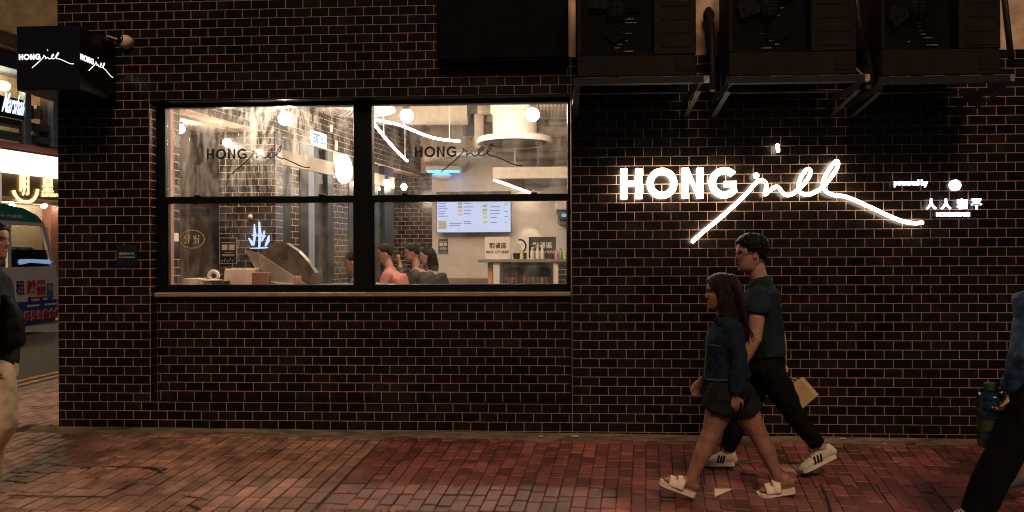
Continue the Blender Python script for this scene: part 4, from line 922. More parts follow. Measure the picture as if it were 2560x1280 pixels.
for k, (u, cl, h, lab) in enumerate(((1304, (.75, .55, .12), .12, 'yellow squat sauce bottle beside the straw cup'), (1331, (.70, .62, .52), .18, 'left clear pump bottle in front of the black sign'), (1344, (.70, .62, .50), .19, 'middle clear pump bottle in front of the black sign'), (1356, (.70, .63, .53), .185, 'right clear pump bottle in front of the black sign'), (1274, (.55, .52, .48), .13, 'little glass shaker at the edge of the white sign'), (1391, (.6, .12, .22), .15, 'pink tumbler at the right end of the counter'), (1402, (.05, .35, .12), .16, 'green tumbler at the right end of the counter'), (1412, (.6, .5, .15), .14, 'yellow tumbler at the far right end of the counter'), (1419, (.3, .1, .2), .15, 'maroon tumbler cut off by the window frame'))):
    c = at(u, 645, YK+.09); r = .03
    b = MB().lathe((c[0], c[1], zk), [(r, 0), (r*1.05, .01), (r, h*.6), (r*.5, h*.75), (r*.45, h*.9), (r*.6, h)], 12); b.build('bottle', mat('bottle%d' % k, cl, .3, var=.15), angle=40, label=lab, cat='bottle', group='bottles and tumblers on the counter')
c = at(1415, 535, 5.6); e = empty('wall_printer', c, 'dark machine with a blue display at the right edge of the window', 'machine')
MB().box(c+np.array([-.12, -.1, -.12]), c+np.array([.5, 1.38, .06]), .03).build('body', M_dark, e); MB().box(c+np.array([-.07, -.104, -.05]), c+np.array([.4, -.1005, .0]), .002).build('display', glow('blue_display', (.2, .4, 1), .8), e); MB().box(c+np.array([-.16, -.05, .061]), c+np.array([.5, 1.38, .26]), .02).build('cover', M_cream, e)
# bar along the left window with its clutter
zb = 1.235; MB().box((xw+.02, .44, zb-.04), (-1.72, .95, zb), .004).build('window_bar', mat('bar_wood', (.20, .13, .08), .45, var=.3, stretch=(1, 8, 8)), label='wooden bar counter running along the inside of the left window', cat='counter')
def onbar(u, v, Y=.62): return at(u, v, Y)
def bbox(nm, u0, u1, vt, m, lab, cat, Y=.55, d=.2, lean=0):
    a = onbar(u0, 700, Y); c = onbar(u1, vt, Y); b = MB().box((a[0], Y, zb+.0005), (c[0], Y+d, c[2]), .005)
    if lean: b.xf(lambda V: V+np.stack([(V[:, 2]-zb)*lean, 0*V[:, 0], 0*V[:, 0]], 1))
    return b.build(nm, m, label=lab, cat=cat)
bbox('takeaway_box', 557, 632, 672, mat('white_card', (.82, .70, .58), .7, var=.05), 'large white takeaway box on the window bar', 'box', lean=.12)
bbox('brown_box', 629, 668, 681, mat('brown_card', (.25, .105, .06), .7), 'small brown box beside the white takeaway box', 'box', Y=.5, d=.08)
bbox('napkin_block', 452, 492, 696, mat('napkin', (.62, .55, .38), .9, bump=.3), 'pile of crumpled napkins at the left of the window bar', 'napkins', lean=.3)
c = onbar(533, 700); MB().lathe((c[0], .58, zb), [(.06, 0), (.075, .03), (.1, .05), (.095, .055), (.05, .01)], 20).build('pale_bowl', M_paper, angle=50, label='shallow pale bowl on the window bar', cat='bowl')
c = onbar(564, 700); MB().lathe((c[0], .50, zb), [(.05, 0), (.085, .04), (.09, .045), (.08, .045), (.045, .01)], 20).build('dark_bowl', M_dark, angle=50, label='black plastic bowl in front of the white takeaway box', cat='bowl')
c = onbar(534, 690, .75); b = MB().tube([c+np.array([.045*math.cos(t*.4), 0, .045*math.sin(t*.4)]) for t in range(16)], .02, 8, closed=True); b.build('tape_roll', M_paper, smooth=True, label='roll of pale tape standing on the window bar', cat='roll')
M_can = mat('red_can', (.42, .02, .04), .3, var=.5, scale=30, metal=.3, col2=(.55, .35, .35)); c = onbar(744, 711, .5)
e = empty('soda_can', (c[0], .5, zb), 'red soda can standing on the window bar by the grey board', 'can'); zc = at(744, 690, .5)[2]; MB().lathe((c[0], .5, zb), [(.027, 0), (.033, .01), (.033, zc-zb-.012), (.026, zc-zb)], 18).build('body', M_can, e, angle=40); MB().lathe((c[0], .5, zc), [(.026, 0), (.027, .003), (.022, .003)], 18).build('lid', M_steel, e)
p = [onbar(612, 626, .70), onbar(645, 632, .66), onbar(767, 712, .6), onbar(700, 735, .62), onbar(655, 700, .66)]; p = [np.array([q[0], q[1], max(q[2], zb+.002)]) for q in p]
b = MB().add(p+[q+np.array([.0, .012, 0]) for q in p], [(0, 1, 2, 3, 4), (9, 8, 7, 6, 5)]+[(k, 5+k, 5+(k+1) % 5, (k+1) % 5) for k in range(5)]); b.build('leaning_board', mat('grey_board', (.28, .24, .18), .6, var=.2, scale=4), label='pale grey flat board leaning on the window bar', cat='board')
prof = [(655, 640), (680, 606), (715, 608), (745, 628), (770, 655), (788, 682), (792, 735), (700, 735)]
p = [onbar(u, v, .80) for u, v in prof]; p = [np.array([q[0], q[1], max(q[2], zb+.002)]) for q in p]; n = len(p)
b = MB().add(p+[q+np.array([.02, .05, 0]) for q in p], [tuple(range(n)), tuple(range(n, 2*n))[::-1]]+[(k, n+k, n+(k+1) % n, (k+1) % n) for k in range(n)]); b.build('leaning_shell', mat('brown_shell', (.055, .036, .02), .35, var=.4, scale=5), label='dark brown curved panel behind the grey board', cat='board')
# street sign's blue reflection built as glowing flame strokes on the pillar
e = empty('blue_reflection', at(648, 625, 1.97), 'blue and white sign reflection built as glowing strokes on the tiled pillar', 'neon sign'); M_refl = glow('blue_white_reflection', (.45, .62, 1.0), 1.3)
for (u0, v0, u1, v1, r) in ((636, 562, 634, 612, .018), (648, 556, 648, 618, .02), (622, 596, 630, 612, .016), (660, 578, 655, 602, .016), (672, 590, 664, 614, .02), (626, 621, 676, 619, .008), (630, 588, 664, 590, .01)):
    MB().rtube([at(u0, v0, 1.975), at((u0+u1)/2+2, (v0+v1)/2, 1.975), at(u1, v1, 1.975)], [r*.5, r, r*.6], 8).build('tube', M_refl, e, smooth=True)
c = at(626, 546, 1.95); MB().lathe(c, [(.02, .0), (.028, .02), (.01, .05)], 12).build('lampshade_reflection', M_cream, label='reflection of a tiny cream lamp shade built solid on the tiled pillar', cat='lamp')  # lamp shade's reflection in the tiles built as a small solid
# ================================================================== SIDE STREET
A12 = R(12); Q0 = np.array([-16.0, 2.0, 0]); FD = np.array([math.sin(A12), math.cos(A12), 0]); FN = np.array([FD[1], -FD[0], 0])
def pick(u, v, n=0.0):
    d = (u-1280)/F_PX*_r2-(v-640)/F_PX*_u2+_f; o = Q0+FN*n; t = ((o-CAM)@FN)/(d@FN); p = CAM+d*t; return (p-Q0)@FD, p[2]
def T(s, n, z): return Q0+FD*s+FN*n+np.array([0, 0, z])
def fbox(u0, v0, u1, v1, n0, n1, ch=0):
    s0, _ = pick(u0, v1, n1); s1, _ = pick(u1, v0, n1); um = min(max((u0+u1)/2, 10), 135); _, za = pick(um, v1, n1); _, zb_ = pick(um, v0, n1); return MB().obox(T(s0, n0, za), FD*(s1-s0), FN*(n1-n0), (0, 0, zb_-za), ch)
M_beige = mat('beige_render', (.55, .40, .23), .9, var=.25, scale=3, bump=.3, bscale=25); M_pinkish = mat('pinkish_render', (.50, .36, .28), .8, var=.25, scale=2)
M_slate = mat('blue_grey_metal', (.10, .13, .18), .4, var=.2); M_warmroom = mat('warm_shop_wall', (.48, .37, .24), .8, var=.2)
sh = empty('shophouse', T(12, -2, -.15), 'two storey shop building across the side street with lit signs', 'building')
MB().obox(T(-3, -6, -.2), FD*26, FN*5.2, (0, 0, 14)).build('wall', M_warmroom, sh)
s0, _ = pick(-260, 300); s1, _ = pick(320, 300)
def band(va, vb, n0, n1, m, nm, u=70, ch=.0):
    _, za = pick(u, vb, n1); _, zb2 = pick(u, va, n1); return MB().obox(T(s0, n0, za), FD*(s1-s0), FN*(n1-n0), (0, 0, zb2-za), ch).build(nm, m, sh)
band(-300, 92, -.79, .55, M_beige, 'upper_storey'); band(96, 132, -.79, .30, M_pinkish, 'cornice'); band(135, 182, -.79, .05, M_slate, 'fascia')
band(368, 378, -.79, .02, M_slate, 'window_sill'); band(378.5, 391, -.79, .01, M_pinkish, 'apron_wall'); band(500, 508, -.79, .1, M_pinkish, 'lintel')
for u0, u1 in ((64, 78), (-90, -76), (134, 148), (212, 226)): fbox(u0, 184, u1, 367, -.2, .0).build('mullion', M_slate, sh)
for v0, v1 in ((293, 309), (326, 342)): fbox(-240, v0, 140, v1, -.5, -.12).build('shelf_bar', M_slate, sh)
fbox(100, 205, 132, 366, -.6, -.3).build('curtain_or_reflector', mat('brown_curtain', (.30, .19, .12), .8, var=.3), sh)
fbox(-240, 184, 300, 367, -.06, -.05).build('pane', glass('shop_glass', (.9, .9, .88), .3), sh)
for u, v in ((8, 215), (-40, 212), (110, 214)):
    s, z = pick(u, v, -.3); MB().ball(T(s, -.3, z), (.16, .16, .12), 12, 8).build('ceiling_lamp', glow('shop_lamp', (1, .78, .5), 45), sh, smooth=True)
for k in range(5): s, z = pick(52+8*k+(20 if k > 0 else 0), 296, -.15); MB().obox(T(s, -.3, z), FD*.1, FN*.1, (0, 0, .25+.1*(k % 2))).build('shelf_product', mat('product%d' % (k % 3), ((.4, .3, .2), (.1, .12, .15), (.5, .45, .4))[k % 3], .5), sh)
bd = fbox(-40, 240, 62, 291, -.11, -.045).build('brand_board', mat('black_board', (.005, .006, .012), .3, var=0), sh)
a = pick(4, 279, -.04); c = pick(57, 283, -.04); b = MB(); put_text(b, 'Marshall', T(a[0], -.043, a[1]), T(c[0], -.043, a[1]), .52, .01, .01)
b.xf(lambda V: V+np.outer((V[:, 2]-a[1])*.25, FD)); b.build('brand_lettering', glow('brand_glow', (.7, .82, 1), 1.6), sh)
# awning
s0a, z0a = pick(20, 390, .9); s1a, z1a = pick(240, 390, .9); _, zz = pick(70, 372, .02)
b = MB(); P = [T(s0a, .03, zz+.1), T(s1a, .03, zz+.1), T(s1a, .75, zz-.18), T(s0a, .75, zz-.18)]; b.add(P+[p-np.array([0, 0, .04]) for p in P], [(0, 1, 2, 3), (7, 6, 5, 4), (0, 4, 5, 1), (1, 5, 6, 2), (2, 6, 7, 3), (3, 7, 4, 0)]); b.build('awning', mat('red_awning', (.16, .045, .05), .7), sh)
# lit sign box and gold sign board
fbox(9, 392, 330, 443, .03, .32).build('lightbox_sign', glow('lightbox_white', (1.0, .86, .66), 1.7), sh)
fbox(-240, 395, 4, 560, .03, .2).build('side_panel', glow('cream_panel', (1.0, .80, .55), .35), sh)
fbox(9, 447, 330, 499, -.05, .12).build('sign_board', mat('bronze_board', (.20, .13, .07), .4, metal=.4), sh)
M_gl = glow('gold_letters', (1.0, .72, .30), 2.2)
a, z = pick(64, 470, .15); rr = 2.0*.3; b = MB(); cen = T(a, .15, z)
b.tube([cen+FD*(.36*math.cos(t*.2618))+np.array([0, 0, .36*math.sin(t*.2618)]) for t in range(13, 25)], .04, 6); b.build('emblem_ring', M_gl, sh)
b = MB(); q0 = pick(50, 489, .15); q1 = pick(72, 489, .15); put_text(b, '明', T(q0[0], .14, q0[1]), T(q1[0], .14, q1[1]), .55, .03, .015); b.build('sign_character', M_gl, sh)
b = MB(); q0 = pick(105, 481, .15); q1 = pick(133, 481, .15); put_text(b, '皇', T(q0[0], .14, q0[1]), T(q1[0], .14, q1[1]), .42, .03, .02); b.build('sign_character', M_gl, sh)
b = MB(); q0 = pick(105, 492, .15); q1 = pick(150, 492, .15); put_text(b, 'IMPERIAL', T(q0[0], .14, q0[1]), T(q1[0], .14, q1[1]), .09, .02, .01); b.build('sign_small_lettering', M_gl, sh)
band(510, 700, -.79, -.5, mat('bright_shop_interior', (.66, .52, .36), .8, var=.3, scale=.8), 'shop_interior')
for u in (30, 110, 170):
    s, z = pick(u, 507, .05); MB().ball(T(s, .05, z-.08), .07, 10, 6).build('down_light', glow('downlight', (1, .85, .62), 130), sh, smooth=True)
for u in (-50, 128, 230): fbox(u, 511, u+18, 730, -.49, -.2).build('shopfront_pier', mat('maroon_pier', (.25, .10, .08), .5), sh)
s, z = pick(70, 800, 0); MB().obox(T(-3, -.79, -.25), FD*26, FN*2.2, (0, 0, .22)).build('far_pavement', M_kerb, kind='structure')

# ---- minibus seen along its side
XB = -11.1; BW = 2.0; BZ = .12
bus = empty('minibus', (XB-BW/2, 7, ROADZ), 'cream and blue minibus with green roof and adverts parked across the road', 'minibus')
def by(u): return (XB-CAM[0])/(((u-1280)/F_PX*_r2+_f)[0]/((u-1280)/F_PX*_r2+_f)[1])+CAM[1]
def bz(u, v): return at(u, v, by(u))[2]
M_bw = mat('minibus_cream', (.70, .69, .76), .35, var=.08, coat=.3); M_bg = mat('minibus_green', (.01, .10, .065), .35, var=.1, coat=.3); M_bb = mat('minibus_blue', (.015, .055, .34), .35, var=.1, coat=.3); M_tyre = mat('tyre', (.01, .01, .01), .8)
yE = by(141); zW0 = 1.33; zW1 = 2.19
def bprism(poly, x0, x1, nm, m, **k): return MB().prism(poly, (x0, 0, 0), (0, 1, 0), (0, 0, 1), (x1-x0, 0, 0)).build(nm, m, bus, **k)
body = [(3.2, .62), (yE, .62), (yE+.03, .9), (yE-.02, zW0), (3.2, zW0)]
bprism(body, XB, XB-BW, 'lower_body', M_bw); bprism([(3.2, BZ), (yE-.06, BZ), (yE, .3), (yE, .619), (3.2, .619)], XB-.001, XB-BW+.001, 'skirt', M_bb)
roof = [(3.2, 2.27), (yE-.42, 2.27), (yE-.55, 2.42), (yE-.85, 2.55), (yE-1.4, 2.62), (3.2, 2.64)]
b = MB().prism(roof, (XB, 0, 0), (0, 1, 0), (0, 0, 1), (-BW, 0, 0)); b.xf(lambda V: np.stack([np.where(V[:, 0] > XB-1, V[:, 0]-np.clip(V[:, 2]-2.3, 0, 1)*.45, V[:, 0]+np.clip(V[:, 2]-2.3, 0, 1)*.45), V[:, 1], V[:, 2]], 1)); b.build('roof', M_bg, bus)
# pillars and rails around the windows
wy = [3.2, 5.2, 7.0, by(24), yE-.02]
bprism([(3.2, zW1), (yE-.36, zW1), (yE-.42, 2.269), (3.2, 2.269)], XB, XB-.05, 'cant_rail', M_bw); bprism([(3.2, zW1), (yE-.36, zW1), (yE-.42, 2.269), (3.2, 2.269)], XB-BW+.05, XB-BW, 'cant_rail', M_bw)
for yy in wy[:-1]:
    for x0 in (XB, XB-BW+.05): bprism([(yy-.05, zW0), (yy+.05, zW0), (yy+.05, zW1), (yy-.05, zW1)], x0, x0-.05, 'window_post', M_bw)
for x0 in (XB, XB-BW+.05): bprism([(yE-.16, zW0), (yE-.02, zW0), (yE-.36, zW1), (yE-.48, zW1)], x0, x0-.05, 'end_post', M_bw)
MB().box((XB-.032, 3.2, zW0), (XB-.026, yE-.25, zW1)).build('window_pane', glass('bus_glass', (.75, .74, .68), .35), bus)
MB().box((XB-BW+.03, 3.2, zW0), (XB-BW+.036, yE-.25, zW1)).build('window_pane', glass('bus_glass', (.7, .7, .65), .35), bus)
MB().box((XB-BW+.05, 3.2, zW0-.03), (XB-.05, yE-.1, zW0)).build('floor_panel', M_bb, bus); MB().box((XB-BW/2-.15, 4, 2.255), (XB-BW/2+.15, yE-1.0, 2.268)).build('interior_lamp', glow('bus_lamp', (1, .82, .42), 26), bus)
MB().box((XB-BW+.06, 3.4, zW0+.02), (XB-BW+.08, yE-.5, zW1-.02)).build('curtain_or_reflector', mat('cream_reflector', (.62, .50, .28), .8, var=.3, scale=6), bus)  # added panel on the far windows to catch the lamp's yellow glow
MB().box((XB-.06, by(30), zW0+.0), (XB-.05, by(134), zW0+.36)).build('dark_reflection_panel', mat('dark_blue_reflection', (.01, .02, .06), .2), bus)  # bluish reflection on the lower window built as a dark panel
b = MB(); b.rtube([(XB-.045, by(55), bz(55, 655)), (XB-.045, by(80), bz(80, 652)), (XB-.045, by(130), bz(130, 655))], [.06, .04, .05], 8); b.build('window_reflection', glow('pale_blue_reflection', (.35, .55, .9), .5), bus)  # pale strokes of the same window reflection, made to glow
for yy in (by(10), by(95), by(150)-.3, 7.0):
    b = MB(); b.box((XB-.85, yy-.08, zW0), (XB-.4, yy+.08, zW0+.42), .05); b.build('seat', M_bb, bus)
for k, (u, v, lab) in enumerate(((36, 620, 'left dark haired passenger silhouetted in the minibus window'), (90, 622, 'right dark haired passenger silhouetted in the minibus window'))):
    y = by(u)-.25; z = bz(u, v); e = empty('person', (XB-.6, y, zW0), lab, 'person', 'minibus passengers')
    b = MB(); b.ball((XB-.55, y, z), (.085, .10, .125), 14, 10); b.rtube([(XB-.55, y, z-.08), (XB-.57, y, z-.2)], .05, 10); b.rtube([(XB-.57, y, z-.28), (XB-.6, y, zW0+.02)], [(.2, .1), (.22, .13)], 12, side=(1, 0, 0)); me, bb = remesh(b, .02, 3); place('body', me, mat('dim_skin', (.20, .12, .08), .6), e, bb)
    b = MB().ball((XB-.56, y-.01, z+.035), (.095, .112, .11), 14, 8); b.build('hair', mat('black_hair', (.008, .006, .005), .5), e, smooth=True)
    b = MB().rtube([(XB-.57, y, z-.27), (XB-.6, y, zW0+.01)], [(.215, .115), (.235, .145)], 12, side=(1, 0, 0)); b.build('jacket', mat('dark_blue_cloth', (.02, .03, .06), .8), e, smooth=True)
for yy in (4.6, yE-1.5):
    w = MB().lathe((XB-.12, yy, ROADZ+.36), [(.25, -.1), (.34, -.1), (.36, -.06), (.36, .06), (.34, .1), (.25, .1)], 24, 'x').build('wheel', M_tyre, bus, angle=40)
    MB().lathe((XB-.12, yy, ROADZ+.36), [(.24, .09), (.2, .06), (.06, .08)], 20, 'x').build('rim', M_steel, w)
# adverts
def bt(body_, u0, u1, vb, vt, m, nm, bold=.015, dx=.004):
    b = MB(); h = bz((u0+u1)/2, vt)-bz((u0+u1)/2, vb); put_text(b, body_, (XB+dx, by(u0), bz((u0+u1)/2, vb)), (XB+dx, by(u1), bz((u0+u1)/2, vb)), h, .003, bold); b.build(nm, m, bus)
M_ar = mat('advert_red', (.50, .03, .03), .5, var=0); M_an = mat('advert_navy', (.03, .05, .15), .5, var=0); M_aw = mat('advert_white', (.70, .66, .66), .5, var=.05)
MB().box((XB+.0005, by(38), bz(90, 752)), (XB+.002, by(145), bz(90, 696))).build('advert_panel', M_aw, bus)
bt('租', 38, 60, 737, 701, M_an, 'advert_character'); bt('越', 65, 88, 736, 699, M_ar, 'advert_character', .03); bt('豐', 90, 113, 736, 699, M_ar, 'advert_character', .03)
MB().box((XB+.0025, by(116), bz(124, 746)), (XB+.005, by(132), bz(124, 708)), .001).build('advert_truck', mat('advert_blue', (.05, .14, .42), .5, var=0), bus); MB().box((XB+.0055, by(121), bz(124, 727)), (XB+.007, by(131), bz(124, 712))).build('advert_truck_window', mat('advert_orange', (.5, .25, .12), .5, var=0), bus)
MB().box((XB+.0025, by(70), bz(90, 746)), (XB+.004, by(114), bz(90, 742))).build('advert_truck_bed', M_ar, bus)
for u in (73, 102, 124): MB().lathe((XB+.003, by(u), bz(u, 748)), [(.055, 0), (.055, .004)], 14, 'x').build('advert_truck_wheel', M_an, bus)
bt('超長免費倉儲', 58, 150, 800, 773, M_aw, 'advert_line_outline', .05, .003); bt('超長免費倉儲', 59, 149, 799, 774, M_ar, 'advert_line', .015, .0065)
bt('十六座位', 4, 62, 549, 535, M_aw, 'roof_lettering', .01, -.03)
for u in (68, 112): MB().box((XB+.0008, by(u), bz(90, 766)), (XB+.003, by(u+30), bz(90, 761))).build('advert_small_line', M_aw, bus)
# ================================================================== PEOPLE
M_skin = mat('skin', (.38, .195, .13), .5, var=.2, scale=22, sss=.08, col2=(.27, .125, .082), bump=.12, bscale=60); M_skin2 = mat('skin_tan', (.28, .135, .088), .5, var=.25, scale=18, sss=.06, col2=(.19, .085, .055), bump=.15, bscale=50)
M_hair = mat('hair_black', (.004, .003, .0026), .55, var=.3, spec=.12); M_hairb = mat('brown_black_hair', (.014, .005, .0025), .5, spec=.15, var=.8, scale=6, stretch=(26, 26, 2), bump=.6, bscale=10, col2=(.006, .004, .003))
M_eye = mat('eye_dark', (.01, .008, .006), .2, var=0); M_lip = mat('lip', (.30, .11, .08), .5, var=0)
UP = np.array([0, 0, 1.])
HT = np.array([(-.50, .25, .04, .10), (-.465, .32, -.03, .17), (-.38, .355, -.12, .235), (-.28, .355, -.22, .27), (-.15, .36, -.35, .295), (0, .365, -.42, .312), (.12, .38, -.46, .322), (.25, .365, -.465, .325), (.35, .315, -.42, .30), (.43, .22, -.33, .245), (.48, .11, -.19, .155), (.50, .02, -.05, .04)])
def head_grid(nz=44, na=48, inflate=None):
    """unit head (height 1): x forward, y left, z up"""
    zs = np.concatenate([np.linspace(-.5, .44, nz-8), .5-.06*np.linspace(.92, 0, 8)**2]); V = []
    for z in zs:
        xf, xb, w = (np.interp(z, HT[:, 0], HT[:, i]) for i in (1, 2, 3)); xc = -.03
        for k in range(na):
            a = 2*math.pi*k/na; c, s = math.cos(a), math.sin(a)
            cc = np.sign(c)*abs(c)**.88; ss = np.sign(s)*abs(s)**.9
            x = xc+((xf-xc) if c > 0 else (xc-xb))*cc; y = w*ss
            if c > 0:
                g = lambda z0, sz, y0, sy: math.exp(-((z-z0)/sz)**2-((abs(y)-y0)/sy)**2)
                nose = np.interp(z, [-.175, -.15, -.115, -.07, 0, .09], [0, .065, .115, .095, .05, .0])
                x += nose*math.exp(-(y/.055)**2)+.028*g(-.225, .022, 0, .09)+.022*g(-.275, .022, 0, .08)-.012*g(-.25, .012, 0, .1)-.012*g(-.335, .03, 0, .12)+.028*g(-.43, .05, 0, .1)-.05*g(.035, .05, .135, .075)+.022*g(.115, .04, .1, .14)+.015*g(-.1, .07, .19, .07)
            V.append((x, y, z))
    V = np.array(V)
    if inflate is not None: V = inflate(V)
    n = len(zs); Fc = [(i*na+k, i*na+(k+1) % na, (i+1)*na+(k+1) % na, (i+1)*na+k) for i in range(n-1) for k in range(na)]
    Fc += [tuple(range(na))[::-1], tuple(range((n-1)*na, n*na))]
    return V, Fc
def frame(fwd, pitch=0):
    f = np.array([fwd[0], fwd[1], 0.]); f /= np.linalg.norm(f); l = np.cross(UP, f)
    f2 = f*math.cos(pitch)-UP*math.sin(pitch); u2 = UP*math.cos(pitch)+f*math.sin(pitch); return f2, l, u2
def to_world(V, c, H, fr): return c+H*(np.outer(V[:, 0], fr[0])+np.outer(V[:, 1], fr[1])+np.outer(V[:, 2], fr[2]))
def add_head(mb, c, H, fr):
    V, Fc = head_grid(); mb.add(to_world(V, c, H, fr), Fc)
    for s in (-1, 1):
        t = MB().ball((-.06, s*.325, -.02), (.062, .028, .115), 12, 8); t.ball((-.045, s*.335, -.10), (.03, .022, .04), 8, 6); mb.add(to_world(t.verts(), c, H, fr), t.f)
def face_bits(e, c, H, fr, brow=M_hair):
    for s in (-1, 1):
        t = MB().ball((.285, s*.135, .035), (.038, .05, .022), 10, 6); MB().add(to_world(t.verts(), c, H, fr), t.f).build('eye', M_eye, e, smooth=True)
        t = MB().rtube([(.335, s*.06, .105), (.345, s*.13, .12), (.29, s*.215, .105)], .014, 6); MB().add(to_world(t.verts(), c, H, fr), t.f).build('eyebrow', brow, e, smooth=True)
    t = MB().rtube([(.335, -.085, -.252), (.372, 0, -.248), (.335, .085, -.252)], .016, 6); MB().add(to_world(t.verts(), c, H, fr), t.f).build('lips', M_lip, e, smooth=True)
def hair_cap(e, c, H, fr, line, m, vox=.008, thick=.055, noise=.006, extra=None, top=0, nst=(1, 1, 1)):
    """line(angle from the front 0..pi) -> height above which hair grows"""
    def inf(V):
        a = np.abs(np.arctan2(V[:, 1], V[:, 0]+.03)); L = np.interp(a, *line); d = V[:, 2]-L
        t = np.clip(d/.07, -1, 1); off = np.where(t > 0, thick*np.sqrt(np.clip(t, 0, 1)), .05*t)
        off = off+np.where(t > 0, top*np.clip((V[:, 2]-.2)/.3, 0, 1), 0)
        r = V-np.array([-.04, 0, -.02]); n = r/np.linalg.norm(r, axis=1)[:, None]; W = V+n*off[:, None]
        k = (V[:, 0] > .2) & (d < 0); W[k, 0] -= .12; return W
    V, Fc = head_grid(inflate=inf); mb = MB().add(to_world(V, c, H, fr), Fc)
    if extra: extra(mb)
    me, b = remesh(mb, vox, 2, noise, 90, nst); place('hair', me, m, e, b)
def hand(mb, wrist, d, palm, curl=.5, s=1.0, spread=.0, thumb=1, r=.0085):
    """d = direction of the fingers, palm = direction the palm faces; thumb = +1 / -1 side"""
    d = np.array(d, float); d /= np.linalg.norm(d); p = np.array(palm, float); p -= d*(p@d); p /= np.linalg.norm(p); a = np.cross(d, p)*thumb; w = np.array(wrist, float)
    mb.rtube([w-d*.02*s, w+d*.02*s, w+d*.055*s, w+d*.085*s], [(.024*s, .019*s), (.032*s, .017*s), (.038*s, .015*s), (.036*s, .012*s)], 12, side=a)
    for k, (off, L) in enumerate(((.031, .068), (.011, .078), (-.010, .074), (-.030, .06))):
        q = w+d*(.085-.006*abs(k-1.3))*s+a*off*s; ang = 0; pts = [q-d*.02*s]
        pts.append(q)
        for j, fl in enumerate((.45, .30, .25)):
            ang += curl*(.55 if j == 0 else .85); dr = d*math.cos(ang)+p*math.sin(ang)+a*spread*off*8; q = q+dr*L*fl*s; pts.append(q)
        mb.rtube(pts, [r*s*1.05, r*s*1.05, r*s, r*s*.92, r*s*.8], 8)
    q = w+d*.025*s+a*.026*s; t1 = q+(d*.55+a*.75+p*.25)*.04*s; t2 = t1+(d*.85+a*.2+p*.45)*.032*s; t3 = t2+(d*.85-a*.05+p*.5)*.024*s
    mb.rtube([q-a*.008, t1, t2, t3], [.014*s, .0125*s, .0105*s, .008*s], 8)
def foot(mb, ankle, heel, toe, s=1.0, lat=(0, 1, 0)):
    ankle, heel, toe = (np.array(k, float) for k in (ankle, heel, toe)); d = toe-heel; n = np.cross(np.array(lat, float), d); n *= np.sign(n[2]+1e-9)/np.linalg.norm(n)
    P = lambda t, h: heel+d*t+n*h*s
    mb.rtube([P(.05, .038), P(.2, .045), P(.4, .042), P(.62, .03), P(.82, .018)], [(.029*s, .032*s), (.032*s, .04*s), (.036*s, .036*s), (.044*s, .024*s), (.042*s, .014*s)], 12, side=lat)
    mb.rtube([ankle, P(.18, .06)], [(.032*s, .036*s), (.034*s, .044*s)], 12, side=lat)
    lat = np.array(lat, float)
    for k in range(5): q = P(.84, .014)+lat*(-.032+.016*k)*s; mb.rtube([q-d*.06, q+d*(.09-.012*abs(k-1.5))], [.010*s, .0085*s], 8)
def shoe(e, heel, toe, m, ms, lat=(0, 1, 0), hi=.105, stripes=False, nm='shoe', s=1.0, near=-1):
    heel = np.array(heel, float); toe = np.array(toe, float); d = toe-heel; L = np.linalg.norm(d); f = d/L; lat = np.array(lat, float); n = np.cross(lat, f); n *= np.sign(n[2]+1e-9)
    P = lambda t, y, h: heel+d*t+lat*y*s+n*h*s
    b = MB(); prof = [(.02, .030, .060), (.08, .034, hi*.92), (.2, .036, hi), (.32, .037, hi*.95), (.45, .038, hi*.76), (.6, .043, hi*.60), (.76, .046, hi*.48), (.9, .040, hi*.40), (.985, .022, hi*.28)]
    b.rtube([P(t, 0, .012+h/2) for t, w, h in prof], [(w*s, h/2*s) for t, w, h in prof], 16, side=lat)
    me, bb = remesh(b, .006, 3); o = place(nm, me, m, e, bb)
    out = [(0, .018), (.04, .030), (.15, .036), (.4, .036), (.7, .049), (.85, .046), (.96, .034), (1.01, .012)]
    poly = [P(t, w, 0) for t, w in out]+[P(t, -w, 0) for t, w in out[::-1]]; k = len(poly); W = poly+[q+n*.026*s for q in poly]
    MB().add(W, [tuple(range(k)), tuple(range(k, 2*k))[::-1]]+[(i, k+i, k+(i+1) % k, (i+1) % k) for i in range(k)]).build('sole', ms, o)
    if stripes:
        for t in (.36, .45, .54):
            MB().rtube([P(t+.055, near*.0435, .030), P(t, near*.036, hi*.72)], [(.007, .004), (.007, .004)], 6, side=f).build('stripe', M_eye, o)
    b = MB()
    for t in (.40, .46, .52, .58): h = np.interp(t, [q[0] for q in prof], [q[2] for q in prof])+.015; b.rtube([P(t, -.02, h-.004), P(t, 0, h+.002), P(t, .02, h-.004)], .004, 6)
    b.build('laces', ms, o); return o
def garment(e, nm, tubes, m, vox=.011, smooth=4, noise=.004, nscale=22, nst=(1, 1, 1)):
    b = MB()
    for P, r, side in tubes: b.ftube(P, r, 16, side=side)
    me, bb = remesh(b, vox, smooth, noise, nscale, nst); return place(nm, me, m, e, bb)
LATY = (0, 1, 0)
